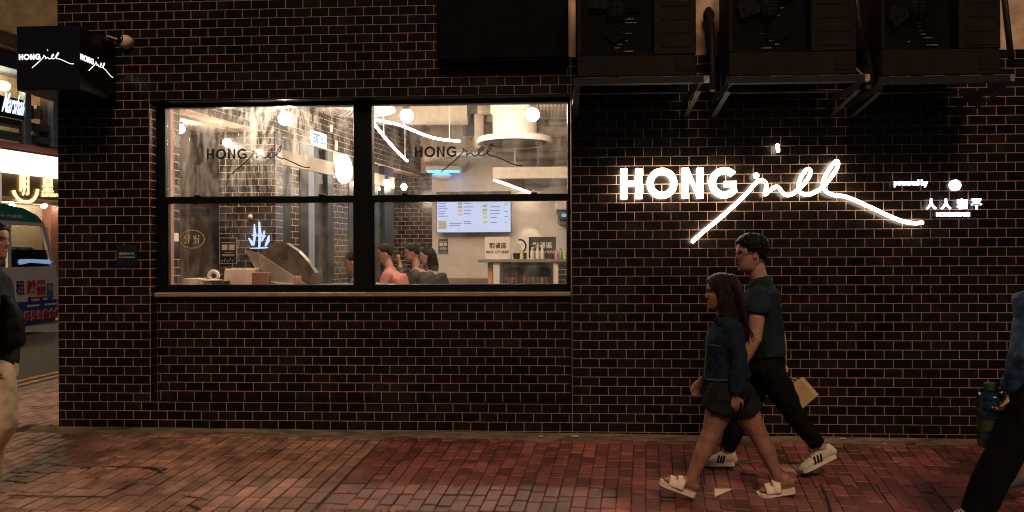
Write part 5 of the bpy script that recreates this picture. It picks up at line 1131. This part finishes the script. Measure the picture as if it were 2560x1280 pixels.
# ---------------------------------------------------------------- the walking man
Fm = np.array([-1., .03, 0]); Yc = -.93
g0 = at(1915, 1165, Yc)
man = empty('person', (g0[0], Yc, gz(g0[0], Yc)), 'walking man in glasses and dark t-shirt carrying a small paper bag behind him', 'person')
fr = frame(Fm, .04); hc = at(1876, 636, Yc); H = .255
J = lambda u, v, Y: at(u, v, Y)
b = MB(); add_head(b, hc, H, fr)
b.rtube([J(1886, 655, Yc), J(1896, 690, Yc), J(1905, 716, Yc)], [(.055, .060), (.057, .062), (.06, .06)], 14, side=LATY)
b.rtube([J(1903, 745, Yc), J(1902, 785, Yc), J(1912, 850, Yc), J(1916, 905, Yc)], [(.14, .07), (.175, .11), (.155, .11), (.155, .115)], 16, side=LATY)
nsh, nel, nwr = J(1897, 742, Yc-.175), J(1888, 848, Yc-.20), J(1846, 925, Yc-.16)
b.rtube([nsh+np.array([0, .02, -.03]), (nsh+nel)/2, nel, (nel+nwr)/2, nwr], [.045, .055, .044, .042, .029], 14); hand(b, nwr, (-.6, 0, -.8), (0, 1, 0), .5, thumb=1)
fsh, fel, fwr = J(1908, 742, Yc+.175), J(1950, 842, Yc+.20), J(1957, 905, Yc+.18)
b.rtube([fsh+np.array([0, -.02, -.03]), (fsh+fel)/2, fel, (fel+fwr)/2, fwr], [.045, .055, .044, .042, .029], 14); hand(b, fwr, (.12, -.05, -.95), (-.9, -.3, 0), 1.05, thumb=-1)
nl = [J(1922, 925, Yc-.085), J(1985, 1035, Yc-.09), J(2048, 1118, Yc-.085)]; fl = [J(1908, 925, Yc+.085), J(1852, 1042, Yc+.085), J(1815, 1128, Yc+.085)]
for L in (nl, fl): b.rtube([L[0], (L[0]*.5+L[1]*.5), L[1], L[1]*.55+L[2]*.45, L[2]], [.08, .07, .052, .05, .036], 14)
foot(b, fl[2], J(1832, 1158, Yc+.085), J(1762, 1160, Yc+.085)); foot(b, nl[2], J(2088, 1136, Yc-.085), J(2008, 1178, Yc-.085))
me, bb = remesh(b, .0065, 3); place('body', me, M_skin, man, bb); face_bits(man, hc, H, fr)
hair_cap(man, hc, H, fr, ([0, .35, .8, 1.15, 1.4, 1.75, 2.1, 3.2], [.30, .28, .20, .10, .03, .04, -.12, -.20]), M_hair, thick=.06, noise=.007, top=.05)
# glasses
gl = empty('glasses', hc, None); gl.parent = man; gl.location = hc-LOC[man]
M_gf = mat('black_glasses', (.01, .01, .01), .3, var=0)
for s in (-1, 1):
    t = MB().tube([(.375+.0*k, s*.135+.085*math.cos(k*.5236), .03+.062*math.sin(k*.5236)) for k in range(12)], .009, 5, closed=True); MB().add(to_world(t.verts(), hc, H, fr), t.f).build('rim', M_gf, gl)
    t = MB().tube([(.372, s*.22, .05), (.2, s*.325, .05), (-.06, s*.345, .03), (-.12, s*.34, -.02)], .010, 6); MB().add(to_world(t.verts(), hc, H, fr), t.f).build('temple', M_gf, gl)
t = MB().tube([(.378, -.05, .045), (.40, 0, .05), (.378, .05, .045)], .009, 6); MB().add(to_world(t.verts(), hc, H, fr), t.f).build('bridge', M_gf, gl)
M_tee = mat('teal_grey_tee', (.012, .021, .026), .9, spec=.1, var=.35, scale=5, bump=.6, bscale=9)
garment(man, 't_shirt', [([J(1903, 716, Yc), J(1906, 730, Yc), J(1903, 775, Yc), J(1910, 830, Yc), J(1915, 868, Yc), J(1916, 888, Yc)], [(.095, .09), (.185, .112), (.20, .138), (.185, .135), (.18, .130), (.18, .128)], LATY),
    ([nsh+np.array([.0, .015, .0]), nsh*.75+nel*.25, nsh*.60+nel*.40], [.078, .078, .074], None), ([fsh+np.array([.0, -.015, .0]), fsh*.75+fel*.25, fsh*.60+fel*.40], [.078, .078, .074], None)], M_tee, .009, 2, .008, 17, (1, 1, .8))
M_trou = mat('black_trousers', (.004, .004, .0045), .9, spec=.1, var=.25, bump=.2, bscale=14)
garment(man, 'trousers', [([J(1915, 880, Yc), J(1915, 915, Yc), J(1915, 945, Yc)], [(.165, .118), (.17, .125), (.15, .115)], LATY)]+[([L[0], L[0]*.5+L[1]*.5, L[1], L[1]*.5+L[2]*.5, L[1]*.06+L[2]*.94], [.105, .096, .074, .066, .056], None) for L in (nl, fl)], M_trou, .011, 3, .009, 20)
M_shoe = mat('cream_shoe', (.52, .45, .35), .7, var=.15, bump=.15, bscale=60); M_sole = mat('white_rubber', (.60, .54, .45), .6, var=.1)
shoe(man, J(1836, 1163, Yc+.085), J(1760, 1162, Yc+.085), M_shoe, M_sole, stripes=True, s=1.0); shoe(man, J(2090, 1141, Yc-.085), J(2004, 1182, Yc-.085), M_shoe, M_sole, stripes=True, s=1.0)
# paper bag
YB = Yc+.10; c4 = [J(1957, 976, YB), J(1998, 1028, YB), J(2040, 992, YB), J(2000, 946, YB)]; nY = np.array([.05, .085, .0])
bag = empty('paper_bag', (c4[1]+c4[3])/2-np.array([0, 0, .1]), 'small plain kraft paper bag swinging from the walking man hand', 'bag'); M_kraft = mat('kraft_paper', (.42, .29, .13), .75, var=.15, bump=.15, bscale=9)
b = MB().add(c4+[q+nY for q in c4], [(0, 1, 2, 3), (7, 6, 5, 4), (0, 4, 5, 1), (1, 5, 6, 2), (2, 6, 7, 3)]); b.build('sack', M_kraft, bag)
hp = fwr+np.array([.012, -.03, -.10])
for k in (0, 1):
    o = nY*k; A = c4[0]*.70+c4[3]*.30+o; B_ = c4[0]*.3+c4[3]*.70+o; top = hp+np.array([.0, .03*k, 0]); MB().tube(spline([A, A*.4+top*.6, top, B_*.4+top*.6, B_], 5), .004, 6).build('handle', M_kraft, bag, smooth=True)
# ---------------------------------------------------------------- the walking woman
Fw = np.array([-1., -.03, 0]); Yw = -1.50; g0 = at(1820, 1237, Yw)
wom = empty('person', (g0[0], Yw, gz(g0[0], Yw)), 'walking woman with long dark hair in denim jacket shorts and cream sandals', 'person')
fr = frame(Fw, .06); hc = at(1800, 731, Yw); H = .222
b = MB(); add_head(b, hc, H, fr)
b.rtube([J(1804, 752, Yw), J(1811, 780, Yw), J(1818, 800, Yw)], [(.045, .048), (.046, .050), (.05, .05)], 14, side=LATY)
b.rtube([J(1818, 828, Yw), J(1812, 860, Yw), J(1815, 910, Yw), J(1825, 965, Yw)], [(.11, .06), (.14, .09), (.13, .09), (.15, .105)], 16, side=LATY)
nsh, nel, nwr = J(1834, 824, Yw-.15), J(1850, 915, Yw-.185), J(1838, 985, Yw-.18); fsh, fel, fwr = J(1808, 824, Yw+.15), J(1800, 908, Yw+.18), J(1757, 948, Yw+.17)
b.rtube([nsh+np.array([0, .02, -.02]), nel, nwr], [.035, .035, .024], 14); hand(b, nwr, (-.12, 0, -1), (0, 1, 0), .75, .95, thumb=1); b.rtube([fsh+np.array([0, -.02, -.02]), fel, fwr], [.035, .035, .024], 14); hand(b, fwr, (-.62, 0, -.78), (.2, -1, -.1), .6, .95, thumb=-1)
nl = [J(1812, 985, Yw-.08), J(1779, 1080, Yw-.075), J(1757, 1130, Yw-.07), J(1727, 1198, Yw-.06)]; fl = [J(1842, 985, Yw+.08), J(1895, 1085, Yw+.075), J(1918, 1130, Yw+.07), J(1944, 1192, Yw+.06)]
for L in (nl, fl): b.rtube([L[0], L[0]*.5+L[1]*.5, L[1], L[2], L[2]*.4+L[3]*.6, L[3]], [.094, .085, .062, .057, .042, .036], 16)
nh, nt = J(1738, 1230, Yw-.06), J(1654, 1198, Yw-.06); fh, ft = J(1983, 1218, Yw+.06), J(1895, 1230, Yw+.06)
foot(b, nl[3], nh, nt, .92); foot(b, fl[3], fh, ft, .92)
me, bb = remesh(b, .0065, 3); place('body', me, M_skin2, wom, bb); face_bits(wom, hc, H, fr)
def longhair(mb):
    mb.rtube([J(1826, 705, Yw), J(1836, 745, Yw), J(1845, 790, Yw), J(1853, 822, Yw), J(1860, 845, Yw)], [(.075, .055), (.092, .068), (.10, .060), (.092, .045), (.05, .022)], 16, side=LATY)
    for s in (-1, 1): mb.rtube([J(1808, 712, Yw+s*.075), J(1818, 752, Yw+s*.092), J(1827, 800, Yw+s*.10), J(1850, 845, Yw+s*.08)], [(.014, .04), (.018, .055), (.018, .05), (.01, .025)], 12, side=LATY)
    rs = random.Random(1)
    for k in range(9): u = 1838+rs.uniform(-6, 30); y = Yw+rs.uniform(-.09, .09); mb.rtube([J(u-14, 800, y), J(u, 832, y), J(u+6, rs.uniform(845, 862), y)], [.014, .011, .004], 8)
hair_cap(wom, hc, H, fr, ([0, .4, .8, 1.2, 1.6, 2.2, 3.2], [.27, .22, .02, -.25, -.42, -.48, -.48]), M_hairb, .0075, .06, .004, longhair, .02, (1, 1, .12))
rs = random.Random(3); b = MB()
for k in range(90):
    y = Yw+rs.uniform(-.10, .10); t = rs.random(); du = rs.gauss(0, 3)
    edge = 1-abs(y-Yw)/.13
    P = [J(1806+30*t+du*.3, 690+18*t, Yw+(y-Yw)*.75), J(1822+28*t+du, 740, y+(-.012 if y < Yw else .012)), J(1826+34*t+du, 790, y+(-.014 if y < Yw else .014)), J(1838+34*t+du*2, 828+rs.uniform(-6, 8), y*.9+Yw*.1), J(1846+30*t+du*3, 848+rs.uniform(-14, 16), y*.85+Yw*.15)]
    b.tube(spline(P, 3), [.0045*(1-.75*i/12) for i in range(13)], 5)
b.build('hair_strands', M_hairb, wom, smooth=True, kind='stuff')
M_denim = mat('dark_denim', (.008, .016, .027), .9, spec=.1, var=.5, scale=9, bump=.6, bscale=14, col2=(.005, .010, .016)); M_seam = mat('denim_seam', (.05, .055, .05), .85, var=.3)
jk = garment(wom, 'denim_jacket', [([J(1818, 800, Yw), J(1818, 814, Yw), J(1812, 850, Yw), J(1813, 900, Yw), J(1818, 945, Yw)], [(.085, .07), (.165, .09), (.178, .125), (.165, .128), (.172, .150)], LATY), ([nsh+np.array([0, .01, 0]), nsh*.5+nel*.5, nel, nel*.35+nwr*.65, nel*.05+nwr*.95], [.066, .060, .055, .052, .050], None), ([fsh+np.array([0, -.01, 0]), fsh*.5+fel*.5, fel, fel*.35+fwr*.65, fel*.1+fwr*.9], [.066, .060, .055, .052, .050], None)], M_denim, .009, 2, .009, 21)
b = MB(); b.rtube([J(1790, 797, Yw-.06), J(1800, 806, Yw-.10), J(1822, 800, Yw-.115)], [(.012, .022), (.012, .03), (.012, .024)], 8, side=LATY); b.build('collar', M_denim, jk, smooth=True)
for P in ([J(1763, 948, Yw-.125), J(1800, 951, Yw-.165), J(1850, 948, Yw-.16)], [J(1776, 862, Yw-.15), J(1800, 866, Yw-.182)], [J(1768, 830, Yw-.10), J(1764, 890, Yw-.105), J(1760, 944, Yw-.10)]): MB().rtube(spline(P, 4) if len(P) > 2 else P, .004, 6).build('seam', M_seam, jk, smooth=True)
M_short = mat('grey_green_shorts', (.010, .012, .009), .9, spec=.1, var=.3, bump=.3, bscale=16)
garment(wom, 'shorts', [([J(1820, 945, Yw), J(1825, 975, Yw), J(1826, 995, Yw)], [(.165, .125), (.172, .138), (.15, .12)], LATY)]+[([L[0], L[0]*.66+L[1]*.34, L[0]*.52+L[1]*.48], [.118, .118, .116], None) for L in (nl, fl)], M_short, .009, 2, .008, 24)
M_sand = mat('cream_sandal', (.66, .52, .37), .6, var=.1); M_sands = mat('brown_sandal_sole', (.07, .045, .03), .7)
for hh, tt, y in ((nh, nt, 0), (fh, ft, 0)):
    d = tt-hh; L = np.linalg.norm(d); f = d/L; n = np.cross(np.array([0, 1., 0]), f); n *= np.sign(n[2]); P = lambda t, yy, h: hh+d*t+np.array([0, yy, 0])+n*h
    out = [(-.03, .015), (.03, .032), (.25, .036), (.5, .040), (.75, .050), (.92, .045), (1.03, .025)]; poly = [P(t, w, -.004) for t, w in out]+[P(t, -w, -.004) for t, w in out[::-1]]; k = len(poly)
    sd_ = empty('sandal', hh); sd_.parent = wom; sd_.location = hh-LOC[wom]
    for nm, h0, h1, m in (('footbed', -.012, .0, M_sand), ('outsole', -.030, -.0125, M_sand), ('tread', -.036, -.0305, M_sands)):
        W = [q+n*h0 for q in poly]+[q+n*h1 for q in poly]; MB().add(W, [tuple(range(k)), tuple(range(k, 2*k))[::-1]]+[(i, k+i, k+(i+1) % k, (i+1) % k) for i in range(k)]).build(nm, m, sd_)
    for t, h, w in ((.50, .064, .026), (.70, .045, .030)): MB().rtube([P(t, -.050, -.005), P(t-.01, -.042, h*.7), P(t-.02, 0, h), P(t-.01, .042, h*.7), P(t, .050, -.005)], [(w, .005)]*5, 8, side=f).build('strap', M_sand, sd_, smooth=True)
# ---------------------------------------------------------------- man cut off by the left edge
J = lambda u, v, Y: at(u-4, v, Y)
Yl = -1.62; Fl = np.array([1., .1, 0]); g0 = at(-15, 1245, Yl)
lm = empty('person', (g0[0], Yl, gz(g0[0], Yl)), 'man in black jacket and beige trousers walking in at the left edge', 'person')
fr = frame(Fl, .02); hc = J(-14, 603, Yl); H = .245; b = MB(); add_head(b, hc, H, fr)
b.rtube([J(-20, 625, Yl), J(-26, 655, Yl), J(-30, 680, Yl)], [(.055, .06), (.057, .063), (.07, .07)], 14, side=LATY); b.rtube([J(-30, 700, Yl), J(-22, 780, Yl), J(-18, 920, Yl)], [(.15, .09), (.16, .11), (.15, .11)], 16, side=LATY)
nsh, nel, nwr = J(-28, 705, Yl-.18), J(-30, 810, Yl-.21), J(-26, 900, Yl-.20); fsh, fel, fwr = J(-25, 705, Yl+.18), J(-40, 815, Yl+.2), J(-20, 900, Yl+.2)
for A, B_, C in ((nsh, nel, nwr), (fsh, fel, fwr)): b.rtube([A, B_, C], [.05, .042, .028], 12)
hand(b, nwr, (.4, 0, -.9), (0, 1, 0), .6, thumb=-1); hand(b, fwr, (.3, 0, -.9), (0, -1, 0), .6, thumb=1)
nl = [J(-8, 940, Yl-.09), J(12, 1060, Yl-.09), J(-52, 1165, Yl-.09)]; fl = [J(-20, 940, Yl+.09), J(-18, 1085, Yl+.09), J(-22, 1205, Yl+.09)]
for L in (nl, fl): b.rtube([L[0], L[1], L[2]], [.08, .055, .038], 12)
me, bb = remesh(b, .009, 3); place('body', me, M_skin, lm, bb); face_bits(lm, hc, H, fr)
hair_cap(lm, hc, H, fr, ([0, .35, .8, 1.15, 1.4, 1.75, 2.1, 3.2], [.30, .28, .20, .10, .05, .05, -.12, -.20]), M_hair, .012, .045, .005)
M_jkt = mat('black_jacket', (.005, .005, .005), .7, spec=.15, var=.3, bump=.3, bscale=14)
garment(lm, 'jacket', [([J(-28, 668, Yl), J(-28, 700, Yl), J(-20, 780, Yl), J(-12, 860, Yl), J(-10, 915, Yl)], [(.075, .075), (.185, .10), (.19, .125), (.185, .125), (.18, .125)], LATY), ([nsh, nel, nel*.1+nwr*.9], [.078, .068, .056], None), ([fsh, fel, fel*.1+fwr*.9], [.078, .068, .056], None)], M_jkt, .014, 3, .008, 16)
M_beigt = mat('beige_trousers', (.52, .39, .23), .85, var=.15, bump=.35, bscale=9)
garment(lm, 'trousers', [([J(-14, 905, Yl), J(-14, 950, Yl)], [(.17, .13), (.165, .13)], LATY)]+[([L[0], L[0]*.5+L[1]*.5, L[1], L[1]*.45+L[2]*.55, L[1]*.04+L[2]*.96], [.115, .108, .092, .082, .07], None) for L in (nl, fl)], M_beigt, .014, 3, .010, 20)
shoe(lm, J(-42, 1243, Yl+.09), J(34, 1246, Yl+.09), M_black, M_sole, s=1.05); shoe(lm, J(-92, 1172, Yl-.09), J(-48, 1236, Yl-.09), M_black, M_sole, s=1.05)
b = MB().rtube([J(18, 760, Yl-.02), J(30, 800, Yl), J(36, 850, Yl)], [(.07, .06), (.09, .075), (.09, .07)], 14, side=LATY); me, bb = remesh(b, .014, 3, .006, 25); o = place('shoulder_bag', me, M_jkt, None, bb); tag(o, 'slumped black bag held in front of the man at the left edge', 'bag')
J = lambda u, v, Y: at(u, v, Y)
# ---------------------------------------------------------------- right edge: person with the water jug
Yr = -2.18; Fr_ = np.array([-1., 0, 0]); g0 = at(2560, 1320, Yr)
rm = empty('person', (g0[0]+.1, Yr, gz(g0[0], Yr)), 'person in blue jacket and black trousers carrying a water jug at the right edge', 'person')
fr = frame(Fr_, .05); hc = J(2640, 612, Yr); H = .245; b = MB(); add_head(b, hc, H, fr)
b.rtube([J(2645, 640, Yr), J(2648, 690, Yr), J(2645, 720, Yr)], [(.055, .06), (.057, .063), (.07, .07)], 14, side=LATY); b.rtube([J(2640, 740, Yr), J(2628, 830, Yr), J(2625, 960, Yr)], [(.15, .09), (.16, .11), (.15, .11)], 16, side=LATY)
nsh, nel, nwr = J(2585, 785, Yr-.12), J(2555, 890, Yr-.12), J(2524, 982, Yr-.04); fsh, fel, fwr = J(2645, 765, Yr+.18), J(2665, 890, Yr+.2), J(2640, 980, Yr+.2)
for A, B_, C in ((nsh, nel, nwr), (fsh, fel, fwr)): b.rtube([A, B_, C], [.05, .042, .028], 12)
hand(b, nwr, (-.35, 0, -.9), (-.75, .2, .1), .95, thumb=-1); hand(b, fwr, (-.2, 0, -.95), (0, -1, 0), .6, thumb=1)
nl = [J(2600, 980, Yr-.09), J(2515, 1125, Yr-.09), J(2432, 1295, Yr-.09)]; fl = [J(2620, 980, Yr+.09), J(2660, 1130, Yr+.09), J(2730, 1260, Yr+.09)]
for L in (nl, fl): b.rtube([L[0], L[1], L[2]], [.08, .055, .038], 12)
me, bb = remesh(b, .009, 3); place('body', me, M_skin, rm, bb)
hair_cap(rm, hc, H, fr, ([0, .35, .8, 1.15, 1.4, 1.75, 2.1, 3.2], [.30, .28, .20, .10, .05, .05, -.12, -.20]), M_hair, .014, .045, .005)
M_bluej = mat('blue_shell_jacket', (.022, .065, .15), .6, var=.4, scale=10, bump=.35, bscale=16, col2=(.012, .03, .08))
garment(rm, 'jacket', [([J(2640, 712, Yr), J(2635, 745, Yr), J(2620, 830, Yr), J(2618, 960, Yr)], [(.085, .085), (.19, .125), (.2, .15), (.2, .15)], LATY), ([nsh, nel, nel*.06+nwr*.94], [.085, .070, .052], None), ([fsh, fel, fel*.1+fwr*.9], [.08, .068, .056], None), ([J(2588, 742, Yr-.1), J(2562, 752, Yr-.12), J(2560, 790, Yr-.12)], [.05, .065, .05], None)], M_bluej, .013, 3, .009, 18)
garment(rm, 'trousers', [([J(2612, 950, Yr), J(2610, 990, Yr)], [(.17, .13), (.165, .13)], LATY)]+[([L[0], L[0]*.5+L[1]*.5, L[1], L[1]*.45+L[2]*.55, L[1]*.04+L[2]*.96], [.125, .115, .095, .088, .078], None) for L in (nl, fl)], M_trou, .014, 3, .008, 16)
shoe(rm, J(2450, 1322, Yr-.09), J(2345, 1318, Yr-.09), M_black, M_sole, s=1.05); shoe(rm, J(2775, 1255, Yr+.09), J(2700, 1318, Yr+.09), M_black, M_sole, s=1.05)
YJ = Yr+.05; jc = J(2478, 1118, YJ); jt = J(2478, 965, YJ); jh = jt[2]-jc[2]; rj = abs(J(2511, 1050, YJ)[0]-J(2446, 1050, YJ)[0])/2
jug = empty('water_jug', jc, 'large ribbed clear blue water jug carried at the right edge', 'jug')
mj = mat('blue_water_plastic', (.06, .15, .26), .08, var=.1, trans=.85); prof = [(rj*.85, 0), (rj*.97, .02)]
for k in range(4): z = .04+k*.058; prof += [(rj, z), (rj, z+.034), (rj*.92, z+.042), (rj*.92, z+.050)]
prof += [(rj, .275), (rj*.9, .31), (rj*.55, jh-.055), (.032, jh-.03), (.030, jh-.012)]
MB().lathe(jc, prof, 28).build('bottle', mj, jug, smooth=True); MB().lathe(jc+np.array([0, 0, jh-.02]), [(.034, 0), (.034, .035), (.025, .04)], 18).build('cap', mat('green_cap', (.05, .10, .025), .6), jug, angle=40)
hp = nwr+np.array([-.035, .02, -.065]); MB().tube(spline([jc+np.array([.03, 0, jh-.03]), hp, jc+np.array([rj*.62, 0, jh-.085])], 5), .008, 8).build('handle', mat('blue_handle', (.02, .06, .2), .5), jug, smooth=True)
MB().lathe(jc+np.array([0, 0, .10]), [(rj*1.005, 0), (rj*1.005, .06)], 28).build('label_band', mat('olive_label', (.05, .07, .02), .5), jug)
# ---------------------------------------------------------------- right edge: bare-legged walker behind
Y2 = -1.38; g0 = at(2620, 1225, Y2)
r2 = empty('person', (g0[0], Y2, gz(g0[0], Y2)), 'bare legged walker in dark trainers mostly hidden behind the jug carrier', 'person')
fr = frame(np.array([-1., 0, 0]), .03); hc = J(2640, 640, Y2); H = .24; b = MB(); add_head(b, hc, H, fr)
b.rtube([J(2642, 665, Y2), J(2646, 715, Y2)], [.055, .065], 12); b.rtube([J(2645, 735, Y2), J(2640, 820, Y2), J(2640, 930, Y2)], [(.15, .09), (.16, .11), (.15, .11)], 16, side=LATY)
for s in (-1, 1): A, B_, C = J(2645, 750, Y2+s*.18), J(2655, 850, Y2+s*.2), J(2640, 930, Y2+s*.2); b.rtube([A, B_, C], [.05, .042, .028], 12); hand(b, C, (0, 0, -1), (0, -s, 0), .5, thumb=-s)
nl = [J(2630, 945, Y2-.09), J(2590, 1070, Y2-.09), J(2548, 1192, Y2-.09)]; fl = [J(2645, 945, Y2+.09), J(2680, 1070, Y2+.09), J(2725, 1180, Y2+.09)]
for L in (nl, fl): b.rtube([L[0], L[1], L[1]*.6+L[2]*.4, L[2]], [.085, .056, .054, .036], 12)
me, bb = remesh(b, .010, 3); place('body', me, M_skin2, r2, bb)
hair_cap(r2, hc, H, fr, ([0, .8, 1.4, 2.1, 3.2], [.30, .20, .05, -.12, -.20]), M_hair, .016, .045, .004)
garment(r2, 't_shirt', [([J(2646, 722, Y2), J(2645, 740, Y2), J(2640, 820, Y2), J(2640, 920, Y2)], [(.09, .08), (.185, .115), (.19, .135), (.18, .135)], LATY)], M_jkt, .018, 3, .005)
garment(r2, 'shorts', [([J(2640, 910, Y2), J(2640, 950, Y2)], [(.165, .125), (.165, .13)], LATY)]+[([L[0], L[0]*.3+L[1]*.7], [.11, .10], None) for L in (nl, fl)], M_short, .018, 3, .005)
M_trn = mat('grey_blue_trainer', (.05, .06, .065), .7, var=.3)
shoe(r2, J(2565, 1224, Y2-.09), J(2500, 1226, Y2-.09), M_trn, M_sands, s=1.0); shoe(r2, J(2745, 1190, Y2+.09), J(2690, 1222, Y2+.09), M_trn, M_sands)
# ---------------------------------------------------------------- diners
def diner(label, u, v, Y, cloth, skin, H=.235, lean=.12, eat=False, hairline=None, longh=False, cat='person', fwd=-1):
    hc = J(u, v, Y); x = hc[0]; zf = FZ; e = empty('person', (x, Y, zf), label, 'person', 'diners seated inside'); fr = frame(np.array([fwd, -.15, 0]), .15); b = MB(); add_head(b, hc, H, fr)
    hip = np.array([x-fwd*.18, Y, zf+.72]); sh_ = hc+np.array([-fwd*.07, 0, -.26]); mid = (hip+sh_)/2+np.array([-fwd*.05, 0, 0])
    b.rtube([hc+np.array([-fwd*.03, 0, -.07]), sh_+np.array([0, 0, .04])], [.052, .06], 12); b.rtube([sh_, mid, hip], [(.15, .085), (.16, .105), (.16, .11)], 14, side=LATY); ga = []
    for s in (-1, 1):
        S0 = sh_+np.array([0, s*.18, -.02]); E = S0+np.array([fwd*.12, s*.03, -.27]); W = hc+np.array([fwd*.16, s*.03, -.14]) if eat and s < 0 else E+np.array([fwd*.24, -s*.05, .04])
        b.rtube([S0, E, W], [.05, .042, .028], 12); hand(b, W, (fwd*.3, 0, .9) if eat and s < 0 else (fwd, 0, -.1), (fwd*-.3, s*-1., 0), .9, thumb=s*fwd); ga.append(([S0, E, E*.15+W*.85], [.072, .06, .048], None))
        K = hip+np.array([fwd*.42, s*.12, .03]); A = K+np.array([-fwd*.03, 0, -.45]); b.rtube([hip+np.array([0, s*.09, 0]), K, A, A+np.array([fwd*.18, 0, -.06])], [.08, .06, .042, .04], 12)
    me, bb = remesh(b, .012, 3); place('body', me, skin, e, bb); face_bits(e, hc, H, fr)
    ex = None
    if longh: ex = lambda mb: mb.rtube([hc+np.array([-fwd*.06, 0, .02]), hc+np.array([-fwd*.09, 0, -.15]), hc+np.array([-fwd*.1, 0, -.32])], [(.09, .08), (.11, .08), (.07, .04)], 12, side=LATY)
    hair_cap(e, hc, H, fr, hairline or ([0, .35, .8, 1.15, 1.4, 1.75, 2.1, 3.2], [.30, .28, .20, .10, .05, .05, -.12, -.20]), M_hair, .014, .05, .004, ex)
    garment(e, 'shirt', [([sh_+np.array([0, 0, .03]), sh_+np.array([0, 0, -.05]), mid, hip], [(.09, .08), (.19, .115), (.195, .135), (.19, .14)], LATY)]+ga, cloth, .014, 3, .006, 20)
    st = empty('stool', (hip[0], Y, zf), 'wooden stool under the '+label.split(' seen')[0].replace('diner', 'diner'), 'stool', 'stools in the restaurant')
    MB().lathe((hip[0], Y, zf+.58), [(.17, 0), (.18, .015), (.18, .035), (.16, .045)], 20).build('seat', M_brass, st, angle=40)
    for k in range(4): a = k*math.pi/2+.78; MB().cyl((hip[0]+.13*math.cos(a), Y+.13*math.sin(a), zf+.58), (hip[0]+.18*math.cos(a), Y+.18*math.sin(a), zf), .015, 8).build('leg', M_dark, st)
    return e, hc, fr
diner('diner in salmon shirt seen from behind at the window', 962, 634, 3.1, mat('salmon_shirt', (.42, .14, .12), .85, var=.15, bump=.25, bscale=14), M_skin)
e, hc, fr = diner('eating diner in black top with glasses beside the salmon shirt', 1030, 632, 3.5, mat('black_top', (.012, .011, .010), .8, var=.3), M_skin2, eat=True)
diner('long haired diner in dark coat next to the brick wall', 1067, 640, 4.0, mat('dark_coat', (.016, .016, .018), .8, var=.3), M_skin, longh=True)
for k, (u, v, Y, cl, lab) in enumerate(((866, 655, 3.0, (.05, .06, .09), 'diner in grey blue top half hidden by the window post'),)): diner(lab, u+14, v, Y, mat('grey_blue_top', cl, .8), M_skin)
MB().obox((at(985, 700, 3.2)[0]-.9, 2.95, 1.02), (1.5, 0, 0), (0, .9, 0), (0, 0, .04), .006).build('dining_table', mat('table_wood', (.22, .14, .08), .45), label='wooden table the seated diners share', cat='table')
